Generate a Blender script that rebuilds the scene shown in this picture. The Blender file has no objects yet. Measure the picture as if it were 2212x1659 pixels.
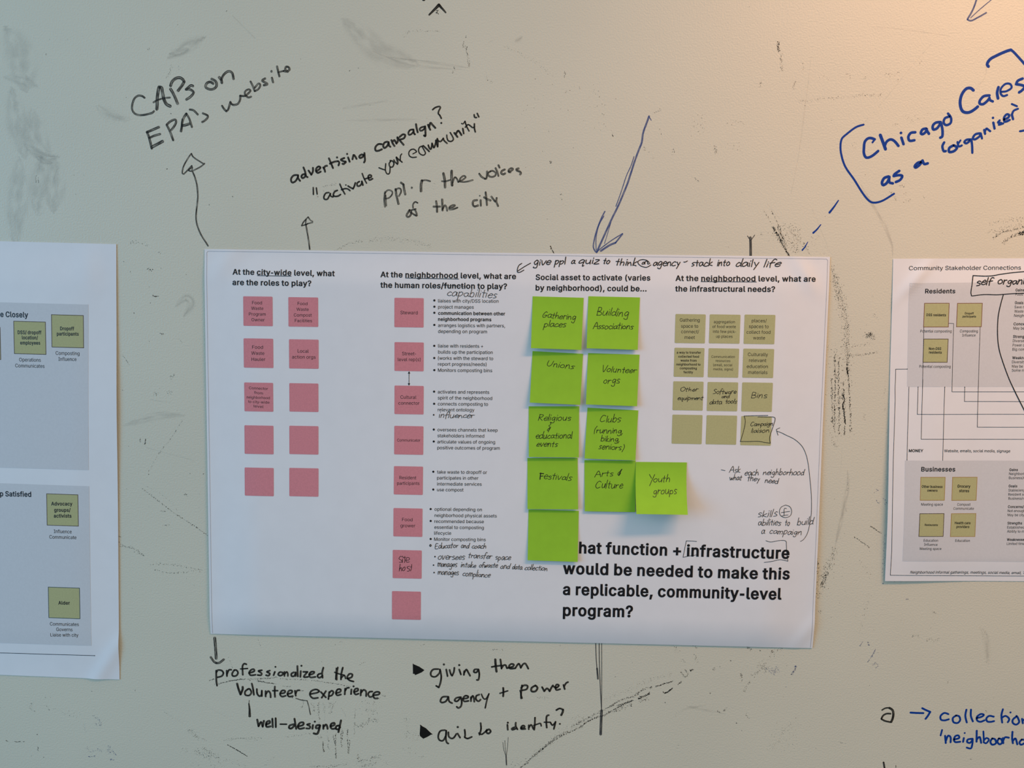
import bpy
import math
import random
from mathutils import Matrix, Vector
from mathutils.geometry import delaunay_2d_cdt, tessellate_polygon

random.seed(7)
S = bpy.context.scene

# ---------------------------------------------------------------- camera
CAM_AXES = ((0.999632, 0.022877, 0.014609), (-0.016226, 0.072169, 0.99726), (0.02176, -0.99713, 0.072514))
CAM_POS = (0.45373, -1.03322, 1.59363)
FOCAL = 26.040
cam = bpy.data.cameras.new('camera')
cam.lens, cam.sensor_width, cam.clip_start = FOCAL, 36.0, 0.01
cam_o = bpy.data.objects.new('camera', cam)
m = Matrix.Identity(4)
for k in range(3):
    for r in range(3):
        m[r][k] = CAM_AXES[k][r]
    m[k][3] = CAM_POS[k]
cam_o.matrix_world = m
S.collection.objects.link(cam_o)
S.camera = cam_o

# ---------------------------------------------------------------- light and exposure
S.view_settings.view_transform = 'Standard'
S.view_settings.look = 'None'
S.view_settings.gamma = 1.0
S.view_settings.use_curve_mapping = False
S.view_settings.exposure = 0.0
S.cycles.transparent_max_bounces = 24
w = bpy.data.worlds.new('room_air')
S.world = w
AMBIENT, AMBIENT_LOW, AMBIENT_HIGH = (0.320, 0.325, 0.298, 1), 0.22, 1.8
w.use_nodes = True
nt = w.node_tree
bg = nt.nodes['Background']
geo = nt.nodes.new('ShaderNodeTexCoord')
sep = nt.nodes.new('ShaderNodeSeparateXYZ')
ramp = nt.nodes.new('ShaderNodeMapRange')            # bright ceiling above, dark floor below
ramp.inputs['From Min'].default_value, ramp.inputs['From Max'].default_value = -0.5, 0.5
ramp.inputs['To Min'].default_value, ramp.inputs['To Max'].default_value = AMBIENT_LOW, AMBIENT_HIGH
nt.links.new(geo.outputs['Generated'], sep.inputs['Vector'])
nt.links.new(sep.outputs['Z'], ramp.inputs['Value'])
nt.links.new(ramp.outputs['Result'], bg.inputs['Strength'])
bg.inputs['Color'].default_value = AMBIENT


def area(name, loc, target, size, energy, colour, size_y=None, spread=180):
    li = bpy.data.lights.new(name, 'AREA')
    li.energy, li.color, li.size = energy, colour, size
    li.spread = math.radians(spread)
    if size_y:
        li.shape, li.size_y = 'RECTANGLE', size_y
    o = bpy.data.objects.new(name, li)
    o.location = loc
    o.rotation_euler = (Vector(target) - Vector(loc)).to_track_quat('-Z', 'Y').to_euler()
    S.collection.objects.link(o)
    return o


# daylight from the windows on the left, an added light for glare, a warm ceiling lamp above and to the right
area('window_daylight', (-3.9, -2.37, 1.75), (0.2, 0, 1.4), 2.4, 116, (0.04, 0.50, 1.0), 2.0)
area('glare_light', (-1.95, -2.5, 2.95), (-0.3, 0, 1.9), 0.8, 5.5, (0.75, 0.93, 1.0), 0.7)  # unseen extra light, added to give the wall its upper left glare
area('ceiling_lamp', (1.413, -0.81, 2.487), (1.413, -0.46, 1.487), 1.0, 15.4, (1.0, 0.513, 0.264), 0.14)

WALL_COLOUR = (0.67, 0.645, 0.525)
WALL_BUMP = 0.00036

# ---------------------------------------------------------------- geometry of the place
# Wall coordinates: u to the right and v down, in millimetres, from the top left corner of the middle poster;
# depth is the distance in front of the wall.  The wall face is the world plane y = 0.
TOP = 1.70                                                   # height of that corner above the floor, metres


def world(u, v, d):
    return (u / 1000.0, -d / 1000.0, TOP - v / 1000.0)


def ss(t):
    t = 0.0 if t < 0 else 1.0 if t > 1 else t
    return t * t * (3 - 2 * t)


class Wall:
    def depth(self, u, v):
        return 0.0


class Sheet:
    """A sheet of paper: four corners on the wall and a depth over its own (s, t)."""

    def __init__(self, corners, fn):
        self.c, self.fn = corners, fn

    def at(self, s, t):
        a, b, c, d = self.c
        return tuple((a[i] * (1 - s) + b[i] * s) * (1 - t) + (d[i] * (1 - s) + c[i] * s) * t for i in (0, 1))

    def inv(self, u, v):
        a, b, c, d = self.c
        s = t = 0.5
        for _ in range(4):
            p = self.at(s, t)
            su = [(b[i] - a[i]) * (1 - t) + (c[i] - d[i]) * t for i in (0, 1)]
            tv = [(d[i] - a[i]) * (1 - s) + (c[i] - b[i]) * s for i in (0, 1)]
            det = su[0] * tv[1] - su[1] * tv[0]
            eu, ev = u - p[0], v - p[1]
            s += (eu * tv[1] - ev * tv[0]) / det
            t += (su[0] * ev - su[1] * eu) / det
        return s, t

    def depth(self, u, v):
        return self.fn(*self.inv(u, v))


def middle_depth(s, t):
    e = 0.35 + 0.65 * ss(min(s, 1 - s) / 0.09)
    d = 1.2 + e * (4.0 * ss(t / 0.09) + 3.0 * ss((t - .4) / .4)) - (0.3 + 6.0 * e) * max(0.0, (t - .925) / .075) ** 2
    d += 0.5 * math.sin(9 * s + 1.5) * math.sin(6 * t)
    d += 2.2 * math.exp(-((s - .962 - .30 * (t - .045)) / .014) ** 2 - ((t - .045) / .045) ** 2)
    d += 1.4 * math.exp(-((s - .035 + .35 * (t - .03)) / .02) ** 2 - ((t - .03) / .05) ** 2)
    d += 1.3 * math.exp(-((s - .97 - .4 * (1 - t)) / .012) ** 2 - ((t - .95) / .05) ** 2)
    return d


def left_depth(s, t):
    d = 1.0 + 2.5 * ss(t / 0.1) * ss((1 - t) / 0.12) * (0.25 + 0.75 * ss((1 - s) / .08)) + 1.6 * ss((s - 0.9) / 0.1) * math.exp(-((t - .36) / .14) ** 2)
    d += 1.0 * math.exp(-((s - .955) / .02) ** 2 - ((t - .06) / .05) ** 2)
    d += 2.0 * math.exp(-((s + .45 * (t - .95) - .985) / .015) ** 2) * ss((t - .86) / .06)
    return d


def right_depth(s, t):
    d = 0.8 + 2.5 * ss(t / 0.1) * ss((1 - t) / 0.08) * (0.2 + 0.8 * ss(s / .1)) + 5.0 * ss((0.2 - s) / 0.2) * ss((t - .3) / .5) * (1 - .35 * ss((t - .8) / .2))
    d += 2.4 * math.exp(-((s - .05 + .5 * (t - .05)) / .014) ** 2 - ((t - .06) / .06) ** 2)
    return d


def note_depth(base, lift_left, lift_right, power=1.9):
    return lambda s, t: base + (lift_left * (1 - s) + lift_right * s) * max(t, 0.0) ** power


class Note(Sheet):
    """A sticky note on the middle poster: glued along its top, lifting towards the bottom."""

    def __init__(self, corners, under, base, lift_left, lift_right):
        self.c, self.under, self.fn = corners, under, note_depth(base, lift_left, lift_right)

    def depth(self, u, v):
        return self.under.depth(u, v) + self.fn(*self.inv(u, v))

GLYPHS = {
"'": (405, '153,624 138,1000 266,1000 252,624'),
'(': (537, '175,406 178,481 185,557 198,636 214,715 235,792 259,867 286,938 315,1002 347,1060 464,1060 431,989 402,917 375,842 352,766 333,691 317,616 306,543 300,473 297,406 299,346 305,286 315,225 329,163 347,99 370,32 397,-38 428,-111 464,-189 347,-189 295,-91 252,7 219,107 195,208 180,307'),
')': (537, '73,-189 110,-110 142,-35 169,35 191,102 209,167 222,229 232,289 238,348 240,406 237,473 231,543 219,616 204,691 185,766 162,842 136,917 106,989 73,1060 190,1060 222,1002 251,938 279,867 303,792 323,715 340,636 352,557 359,480 362,406 357,306 342,205 317,105 284,5 241,-93 190,-189'),
'+': (891, '389,67 389,715 501,715 501,67|121,338 121,444 768,444 768,338'),
',': (369, '74,-235 133,140 269,140 166,-235'),
'-': (560, '440,440 440,310 110,310 110,440'),
'.': (369, '187,-9 153,-2 124,17 104,46 97,81 104,115 124,144 153,164 187,170 222,164 251,144 271,115 277,81 271,46 251,17 222,-2'),
'/': (490, '462,1047 140,-150 28,-150 350,1047'),
'?': (705, '260,298 260,313 264,392 278,451 300,495 330,529 367,558 410,586 452,618 485,656 507,702 514,754 509,798 492,836 467,866 433,889 394,903 349,907 308,903 269,890 235,868 208,836 189,795 181,744 54,744 66,823 96,889 143,943 202,982 272,1005 349,1013 431,1005 501,980 558,940 601,887 628,823 637,750 628,675 601,612 558,558 500,513 461,487 431,462 408,435 392,404 383,364 381,311 381,298|322,-9 287,-2 258,17 239,46 232,81 239,115 258,144 287,163 322,170 356,163 385,144 405,115 411,81 405,46 385,17 356,-2'),
'A': (943, '32,0 396,1000 543,1000 910,0 777,0 564,595 519,732 456,940 482,940 458,860 437,789 418,729 374,595 167,0|216,279 216,391 727,391 727,279'),
'B': (897, '118,0 118,1000 474,1000 539,996 597,984 646,964 706,923 749,869 774,805 783,735 777,677 760,629 734,591 700,562 661,540 619,524 619,515 667,506 714,483 756,447 791,399 814,340 821,268 813,196 787,131 742,77 677,35 623,16 558,4 485,0|245,112 481,112 552,117 607,132 648,157 686,207 699,268 692,317 673,361 642,399 601,429 549,447 488,454 245,454|245,561 468,561 520,566 566,582 605,608 635,642 654,683 660,732 649,793 614,843 556,877 472,888 245,888'),
'C': (1003, '526,-13 442,-6 366,14 295,49 233,96 180,156 137,227 105,308 86,399 79,499 86,600 105,691 137,773 180,844 233,903 295,951 366,986 442,1006 526,1013 599,1008 669,991 733,964 790,926 840,879 880,822 910,758 930,685 803,685 788,733 765,776 737,812 702,842 663,866 620,883 574,893 526,896 466,891 411,875 361,850 316,814 277,769 246,715 222,652 208,580 203,499 208,419 222,347 246,284 278,230 316,185 361,150 412,124 467,109 526,104 574,107 620,118 663,135 702,158 737,188 765,225 788,267 803,315 930,315 911,243 881,178 840,122 791,74 734,37 669,9 600,-8'),
'D': (987, '430,0 189,0 189,112 422,112 499,117 567,133 625,159 674,194 714,239 745,293 767,355 780,425 785,502 780,578 767,647 745,709 715,762 676,806 628,842 572,867 507,883 434,888 183,888 183,1000 443,1000 536,993 619,973 693,940 757,895 810,838 852,769 883,689 901,601 907,502 901,403 883,313 852,233 809,164 755,106 689,60 613,27 527,7|245,1000 245,0 118,0 118,1000'),
'E': (823, '118,0 118,1000 732,1000 732,888 245,888 245,562 699,562 699,450 245,450 245,112 738,112 738,0'),
'F': (806, '118,0 118,1000 726,1000 726,888 245,888 245,547 681,547 681,435 245,435 245,0'),
'G': (1023, '528,-13 443,-6 365,14 294,49 231,97 179,156 136,227 104,309 85,399 79,499 85,600 104,691 136,773 179,844 231,903 293,951 362,986 438,1006 521,1013 597,1008 669,990 735,961 793,922 842,874 883,818 913,755 932,685 802,685 784,732 761,773 733,809 700,839 662,864 620,882 573,892 521,896 464,891 410,876 360,850 315,815 277,770 246,715 222,652 208,580 203,499 208,419 222,348 246,285 278,231 317,186 362,150 413,125 469,109 528,104 608,113 678,140 735,183 779,242 806,314 815,398 854,391 556,391 556,503 940,503 940,393 934,315 916,243 886,179 846,122 798,75 740,37 676,9 605,-8'),
'H': (1016, '118,0 118,1000 245,1000 245,568 771,568 771,1000 898,1000 898,0 771,0 771,456 245,456 245,0'),
'I': (591, '61,0 61,112 232,112 232,888 61,888 61,1000 530,1000 530,888 359,888 359,112 530,112 530,0'),
'L': (772, '118,0 118,1000 245,1000 245,112 710,112 710,0'),
'M': (1235, '118,0 118,1000 298,1000 545,368 565,312 588,241 612,165 632,96 604,96 625,162 649,238 672,311 693,368 936,1000 1116,1000 1116,0 991,0 991,572 992,643 993,725 995,812 997,899 1008,899 978,805 947,713 919,633 896,572 672,0 562,0 335,572 313,631 285,710 254,801 220,899 234,899 236,818 238,731 239,646 240,572 240,0'),
'N': (1029, '118,0 118,1000 268,1000 674,359 713,296 762,210 813,108 796,105 788,213 785,309 784,383 784,1000 911,1000 911,0 760,0 397,570 349,650 291,749 211,889 234,892 240,754 244,645 246,572 246,0'),
'O': (1048, '525,-13 442,-6 366,14 296,49 233,96 181,156 137,227 105,308 86,399 79,499 86,600 105,691 137,773 181,844 233,903 296,951 366,986 442,1006 525,1013 608,1006 684,986 754,951 816,903 869,844 912,773 944,691 963,600 969,499 963,399 944,308 912,227 869,156 816,96 754,49 684,14 608,-6|525,104 583,109 637,124 687,149 732,184 771,229 803,283 827,347 841,419 846,499 841,581 827,653 803,717 771,771 732,816 687,851 637,876 583,891 525,896 467,891 413,876 362,850 317,815 278,770 246,716 222,653 208,580 203,499 208,419 222,347 246,284 278,229 317,185 362,150 413,124 467,109'),
'P': (874, '118,0 118,1000 462,1000 535,995 599,981 653,958 719,909 766,845 787,795 799,741 803,683 799,626 787,572 766,522 737,477 699,439 653,407 599,384 535,370 462,365 215,365 215,477 457,477 528,483 584,503 626,535 655,577 672,627 677,683 672,740 655,789 626,831 584,862 527,882 456,889 245,889 245,0'),
'Q': (1048, '482,313 615,313 726,166 754,128 921,-94 788,-94 679,52 651,90|525,-13 442,-6 366,14 296,49 233,96 181,156 137,227 105,308 86,399 79,499 86,600 105,691 137,773 181,844 233,903 296,951 366,986 442,1006 525,1013 608,1006 684,986 754,951 816,903 869,844 912,773 944,691 963,600 969,499 963,399 944,308 912,227 869,156 816,96 754,49 684,14 608,-6|525,104 583,109 637,124 687,149 732,184 771,229 803,283 827,347 841,419 846,499 841,581 827,653 803,717 771,771 732,816 687,851 637,876 583,891 525,896 467,891 413,876 362,850 317,815 278,770 246,716 222,653 208,580 203,499 208,419 222,347 246,284 278,229 317,185 362,150 413,124 467,109'),
'R': (883, '118,0 118,1000 464,1000 536,996 600,982 655,960 721,913 767,851 788,803 801,750 805,692 801,634 788,582 767,534 721,473 654,427 599,406 536,393 464,389 189,389 189,501 459,501 530,507 585,524 627,553 656,591 673,637 679,692 673,748 656,796 627,835 585,864 529,882 458,889 245,889 245,0|694,0 452,450 595,450 841,0'),
'S': (878, '440,-17 370,-13 307,-2 251,18 201,45 159,78 126,118 90,188 75,268 205,268 217,216 243,172 280,139 327,115 381,101 440,97 504,102 562,118 610,145 648,181 671,224 679,274 673,317 653,352 622,379 582,402 534,421 481,437 361,470 285,497 221,529 169,568 132,615 110,670 102,732 113,811 147,880 201,936 270,979 325,998 383,1010 446,1013 510,1010 568,998 621,978 689,936 741,882 775,817 788,743 663,743 642,810 594,860 526,891 442,901 382,896 329,880 285,855 253,822 233,783 226,738 234,692 257,656 292,627 333,606 417,577 519,549 612,518 660,496 705,467 744,432 776,388 796,336 803,272 792,195 760,125 727,84 685,49 636,21 578,0 512,-13'),
'T': (882, '62,888 62,1000 819,1000 819,888 505,888 505,0 379,0 379,888'),
'W': (1349, '305,0 32,1000 162,1000 321,385 345,286 367,184 387,78 372,78 393,184 415,286 440,385 602,1000 746,1000 907,385 933,286 956,184 977,78 960,78 981,184 1003,286 1028,385 1186,1000 1316,1000 1042,0 895,0 723,635 691,769 680,820 670,874 660,934 687,934 658,776 643,705 625,635 453,0'),
'Y': (928, '400,0 400,409 32,1000 179,1000 378,677 437,574 463,519 491,453 440,453 467,520 494,576 551,677 749,1000 895,1000 527,409 527,0'),
'a': (765, '314,-17 247,-10 186,10 134,42 94,88 68,144 60,212 66,270 85,316 114,352 152,380 197,400 246,414 350,432 459,446 496,452 521,462 537,477 542,501 542,505 537,547 524,583 502,612 471,633 432,646 385,650 335,646 293,634 259,615 231,591 211,565 197,538 81,572 112,633 154,680 205,715 261,738 321,751 381,756 423,753 470,746 517,731 562,708 602,675 634,630 655,570 662,494 662,0 544,0 544,102 536,102 519,76 495,48 464,23 423,2 374,-12|335,89 397,96 448,115 488,145 518,183 536,226 542,271 542,373 510,358 455,346 394,337 345,330 303,323 264,312 230,296 203,274 186,244 181,206 185,171 200,142 224,119 255,103 292,93'),
'b': (834, '451,-16 389,-10 339,7 300,33 271,61 232,115 220,115 220,0 103,0 103,1000 223,1000 223,628 232,628 270,680 299,708 337,733 387,750 450,756 510,750 565,735 615,709 659,673 697,628 727,575 749,514 763,446 767,371 763,296 749,228 727,166 697,113 660,68 616,32 566,5 511,-11|433,92 497,101 549,129 591,172 621,229 639,297 645,372 639,447 621,513 591,569 550,612 497,639 433,648 369,640 317,613 276,572 246,517 228,450 221,372 228,294 246,226 276,170 318,128 370,101'),
'c': (778, '407,-16 343,-11 283,5 230,32 182,69 142,114 110,167 86,228 72,295 67,368 72,443 86,511 110,572 142,626 182,671 230,707 283,734 343,750 407,756 461,752 511,741 558,724 600,700 637,669 668,633 693,591 711,544 595,515 585,543 571,568 531,611 505,627 476,639 443,646 407,648 340,639 285,610 243,565 213,508 195,441 189,368 195,297 213,231 243,174 285,130 340,101 407,91 444,94 477,101 506,114 532,130 555,150 573,174 588,201 598,230 713,201 696,153 671,110 639,73 602,42 559,17 512,-1 461,-12'),
'd': (834, '384,-16 324,-11 269,5 219,32 175,68 138,113 107,166 85,228 72,296 67,371 72,446 85,514 108,575 138,628 176,673 220,709 270,735 325,750 385,756 448,750 497,733 536,708 565,680 602,628 611,628 611,1000 731,1000 731,0 615,0 615,115 603,115 564,61 534,33 496,7 446,-10|402,92 465,101 517,128 559,170 589,226 607,294 613,372 607,450 589,517 559,572 518,613 465,640 402,648 337,639 284,612 243,569 213,513 195,447 189,372 195,297 213,229 243,172 285,129 338,101'),
'e': (794, '417,-16 348,-11 285,5 230,32 182,69 142,113 109,167 86,227 72,294 67,367 72,441 86,508 109,569 140,624 179,669 226,706 280,734 339,750 403,756 464,751 522,735 578,709 628,670 670,619 702,554 717,503 726,445 730,381 730,333 147,333 147,434 664,434 609,397 603,467 585,528 556,578 516,617 465,641 403,649 341,641 288,616 245,578 214,530 195,474 189,415 189,349 196,273 217,209 251,158 297,121 353,98 417,91 460,94 499,104 532,120 561,143 584,172 601,207 717,179 694,124 659,77 612,38 555,9 490,-10'),
'f': (499, '448,746 448,643 13,643 13,746|158,0 158,848 166,907 188,955 222,993 266,1020 316,1036 368,1042 437,1036 477,1024 447,921 422,928 383,932 336,925 303,904 285,870 279,823 279,0'),
'g': (836, '407,-296 330,-291 263,-274 207,-249 162,-216 126,-178 99,-136 199,-80 239,-130 267,-154 303,-173 349,-187 407,-191 489,-180 555,-148 598,-92 612,-11 612,134 602,134 563,82 534,54 496,31 446,15 383,9 325,14 271,28 221,52 177,85 139,127 108,177 85,236 72,302 67,376 72,449 85,516 108,577 139,629 176,673 221,709 271,735 326,750 385,756 448,750 498,733 537,708 566,680 605,627 615,627 615,746 732,746 732,-17 727,-78 713,-131 689,-177 637,-230 571,-267 520,-283 465,-293|403,116 466,124 518,148 559,186 590,238 608,302 614,379 608,454 590,519 560,573 519,614 466,640 403,648 338,639 285,612 243,570 213,516 195,451 189,379 195,305 214,241 244,188 286,149 339,124'),
'h': (806, '223,446 223,0 103,0 103,1000 223,1000 223,565 201,565 227,627 260,676 299,712 368,745 447,756 518,748 580,724 631,685 670,631 688,585 698,532 702,472 702,0 582,0 582,462 571,540 537,598 483,635 413,647 362,641 316,624 278,595 248,556 230,506'),
'i': (328, '103,0 103,746 223,746 223,0|164,870 133,876 106,894 87,919 81,950 87,981 106,1006 133,1024 164,1030 197,1024 224,1006 242,981 248,950 242,919 224,894 197,876'),
'j': (328, '103,746 223,746 223,-59 218,-123 200,-178 169,-222 127,-254 73,-274 7,-281 -19,-281 -19,-170 4,-170 49,-163 80,-141 97,-106 103,-57|164,870 132,876 105,894 87,919 81,950 87,981 105,1006 132,1024 164,1030 196,1024 223,1006 242,981 248,950 242,919 223,894 196,876'),
'k': (748, '216,268 216,416 237,416 559,746 708,746 362,392 348,392|103,0 103,1000 223,1000 223,0|578,0 291,365 376,450 732,0'),
'l': (372, '274,-5 198,6 145,40 114,93 103,166 103,1000 223,1000 223,194 227,151 236,122 255,107 287,102 315,103 334,107 355,5 318,-2'),
'm': (1199, '103,0 103,746 220,746 221,581 211,581 231,635 260,680 297,715 338,739 384,754 431,759 506,747 565,709 607,652 631,579 614,579 633,631 663,674 702,710 748,737 801,754 858,759 921,752 977,731 1025,695 1063,646 1087,581 1095,501 1095,0 974,0 974,499 963,568 929,615 880,641 823,650 776,644 736,629 703,603 679,570 664,531 659,486 659,0 539,0 539,511 529,567 497,611 450,640 392,650 350,645 310,629 275,604 247,568 229,523 223,468 223,0'),
'n': (805, '223,446 223,0 103,0 103,746 219,746 220,565 201,565 227,627 260,676 299,712 368,745 447,756 518,748 580,724 631,685 669,631 688,585 698,532 702,472 702,0 582,0 582,462 571,540 537,598 483,635 413,647 362,641 316,624 278,595 248,556 230,506'),
'o': (816, '407,-16 343,-11 283,5 230,32 182,69 142,114 110,167 86,228 72,295 67,368 72,443 86,511 110,572 142,626 182,671 230,707 283,734 343,750 407,756 473,750 533,734 587,707 634,671 674,626 706,572 730,511 744,443 749,368 744,295 730,228 706,167 674,114 634,69 587,32 533,5 473,-11|407,91 476,101 531,130 574,174 604,231 622,297 628,368 622,441 604,507 574,565 531,610 476,639 407,648 340,639 285,610 243,565 213,508 195,441 189,368 195,297 213,231 243,174 285,130 340,101'),
'p': (834, '103,-281 103,746 220,746 220,628 232,628 270,680 299,708 337,733 387,750 450,756 510,750 565,735 615,709 659,673 697,628 727,575 749,514 763,446 767,371 763,296 749,228 727,166 697,113 660,68 616,32 566,5 511,-11 451,-16 389,-10 339,7 301,33 271,61 232,115 223,115 223,-281|433,92 497,101 549,129 591,172 621,229 639,297 645,372 639,447 621,513 591,569 550,612 497,639 433,648 369,640 317,613 276,572 246,517 228,450 221,372 228,294 246,226 276,170 318,128 370,101'),
'q': (834, '731,-281 611,-281 611,115 602,115 564,61 534,33 496,7 446,-10 384,-16 324,-11 269,5 219,32 175,68 138,113 107,166 85,228 72,296 67,371 72,446 85,514 108,575 138,628 176,673 220,709 270,735 325,750 385,756 448,750 497,733 536,708 565,680 603,628 615,628 615,746 731,746|402,92 465,101 517,128 559,170 589,226 607,294 613,372 607,450 589,517 559,572 518,613 465,640 402,648 337,639 284,612 243,569 213,513 195,447 189,372 195,297 213,229 243,172 285,129 338,101'),
'r': (509, '103,0 103,746 219,746 219,631 227,631 255,682 300,722 355,748 419,756 451,756 479,754 479,634 452,638 407,640 357,635 313,618 276,592 247,557 229,515 223,466 223,0'),
's': (717, '358,-16 285,-10 220,7 166,35 121,74 89,125 70,185 185,209 207,156 244,118 294,97 356,89 426,98 481,122 515,159 527,202 520,238 499,267 465,289 417,305 293,334 231,353 181,378 142,409 104,467 92,538 101,599 128,652 170,695 226,728 293,749 368,756 439,750 499,732 548,704 588,667 617,622 637,570 527,545 508,585 477,620 431,645 368,654 307,646 257,623 224,588 213,545 221,507 244,478 282,456 338,438 451,411 513,392 563,368 602,337 639,280 651,209 642,147 614,93 570,47 511,13 439,-9'),
't': (447, '401,746 401,643 13,643 13,746|128,926 248,926 248,192 253,150 267,120 294,104 335,98 364,100 397,105 419,3 377,-5 331,-8 245,4 181,42 141,102 128,183'),
'u': (806, '358,-10 288,-2 226,21 175,60 136,115 118,161 107,214 103,273 103,746 223,746 223,283 235,206 269,147 323,111 393,99 444,104 490,122 528,151 557,190 576,240 582,300 582,746 702,746 702,0 586,0 586,181 604,181 578,118 545,69 505,33 437,1'),
'v': (765, '319,0 34,746 166,746 325,305 348,238 367,171 404,41 362,41 399,171 418,238 440,305 599,746 730,746 445,0'),
'w': (1115, '270,0 44,746 171,746 262,420 302,268 316,210 330,148 344,81 324,81 338,146 351,207 365,265 405,420 495,746 622,746 711,420 750,267 764,209 777,147 791,81 769,81 783,146 798,208 812,266 852,420 944,746 1070,746 844,0 724,0 627,338 599,442 571,551 544,664 571,664 544,551 516,442 487,338 391,0'),
'x': (744, '41,0 337,429 336,336 56,746 197,746 290,601 352,498 407,405 345,405 373,451 398,498 425,548 458,601 554,746 691,746 410,332 410,421 703,0 564,0 454,168 393,267 340,357 402,357 351,267 324,219 291,168 180,0'),
'y': (765, '93,-272 121,-168 140,-172 174,-177 204,-175 231,-165 256,-145 278,-114 296,-70 319,-3 34,746 166,746 325,305 348,237 367,170 404,41 361,41 398,171 418,238 440,305 600,746 730,746 401,-114 376,-167 347,-210 313,-243 274,-267 230,-281 180,-285 127,-281'),
'z': (748, '82,0 82,90 499,628 499,635 94,635 94,746 654,746 654,650 248,118 248,111 666,111 666,0'),
' ': (369, ''),
}
# Simple pen letters: strokes on a grid where the x-height is 10.
HAND = {
'a': (9, '7,8 4,10 1,7 1,2 3,0 6,3 7,9|7,9 7,3 9,0'), 'b': (9, '1,19 1,0|1,6 4,10 7,7 6,1 3,0 1,2'), 'c': (8, '7,8 4,10 1,6 1,2 4,0 7,2'),
'd': (9, '7,7 4,10 1,6 1,1 4,0 7,4|8,19 7,4 8,0'), 'e': (8, '1,5 7,6 6,9 4,10 1,6 1,2 4,0 7,2'), 'f': (7, '7,17 5,19 3,16 2,6 2,-2|0,9 6,10'),
'g': (9, '7,8 4,10 1,6 2,2 4,1 7,6|7,9 7,0 6,-7 2,-7 1,-5'), 'h': (9, '1,19 1,0|1,5 4,10 6,8 7,0'), 'i': (3, '1,10 1,0|1,14 1,15'),
'k': (8, '1,19 1,0|6,10 1,4 7,0'), 'l': (3, '1,19 1,0'), 'm': (12, '1,10 1,0|1,6 3,10 5,8 5,0|5,6 8,10 10,8 10,0'),
'n': (9, '1,10 1,0|1,5 4,10 6,8 7,0'), 'o': (9, '4,10 1,7 1,2 4,0 7,3 7,8 4,10'), 'p': (9, '1,10 1,-8|1,7 4,10 7,7 6,2 3,0 1,2'),
'q': (9, '7,8 4,10 1,6 1,1 4,1 7,5|7,9 7,-7 9,-6'), 'r': (7, '1,10 1,0|1,5 3,9 6,9'), 's': (7, '6,9 3,10 1,7 5,4 5,1 1,0'),
't': (7, '3,16 3,1 4,0|0,10 6,10'), 'u': (9, '1,10 1,3 3,0 6,3 7,10|7,10 7,0'), 'v': (8, '0,10 3,0 7,10'), 'w': (11, '0,10 3,0 5,8 7,0 10,10'),
'y': (8, '1,10 4,3|7,10 3,-8'), 'z': (8, '1,10 7,9 1,0 8,0'), 'A': (11, '0,0 5,18 10,0|2,7 9,7'), 'B': (10, '1,18 1,0|1,18 6,17 6,11 1,9|1,9 8,7 7,1 1,0'),
'C': (12, '10,15 6,18 2,13 1,5 4,0 10,3'), 'E': (10, '8,18 1,18 1,0 9,0|1,9 7,10'), 'F': (9, '1,17 1,0|1,17 8,17|1,9 6,9'),
'G': (12, '9,16 6,18 2,12 1,4 4,0 8,3 9,8|5,8 11,8'), 'O': (12, '6,17 1,12 1,4 5,0 10,4 10,13 6,17'), 'R': (10, '1,18 1,0|1,17 7,16 6,10 1,9 8,0'),
'S': (10, '9,16 5,18 1,14 7,8 7,2 1,0'), 'U': (11, '1,18 1,5 4,0 8,4 9,18'), 'V': (10, '0,18 4,0 9,18'), 'Y': (10, '0,18 5,9|10,18 4,-8'),
'&': (9, '7,15 4,16 3,12 7,9 3,7 1,3 4,1 8,4|5,18 4,-2'), '(': (5, '5,19 1,10 2,-3'), ')': (5, '1,19 4,10 2,-6'), ',': (4, '2,1 0,-5'),
'-': (7, '1,6 6,6'), '.': (3, '1,0 1,1'), ' ': (6, ''),
}
MIDDLE = Sheet([(0.4, 0.0), (863.4, 0.2), (863.6, 550.6), (0.6, 550.6)], middle_depth)
LEFT = Sheet([(-988.1, -16.4), (-124.1, -5.3), (-134.6, 622.5), (-998.5, 610.2)], left_depth)
RIGHT = Sheet([(949.1, 1.6), (1649.0, -9.5), (1659.1, 439.3), (959.2, 450.2)], right_depth)
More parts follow.
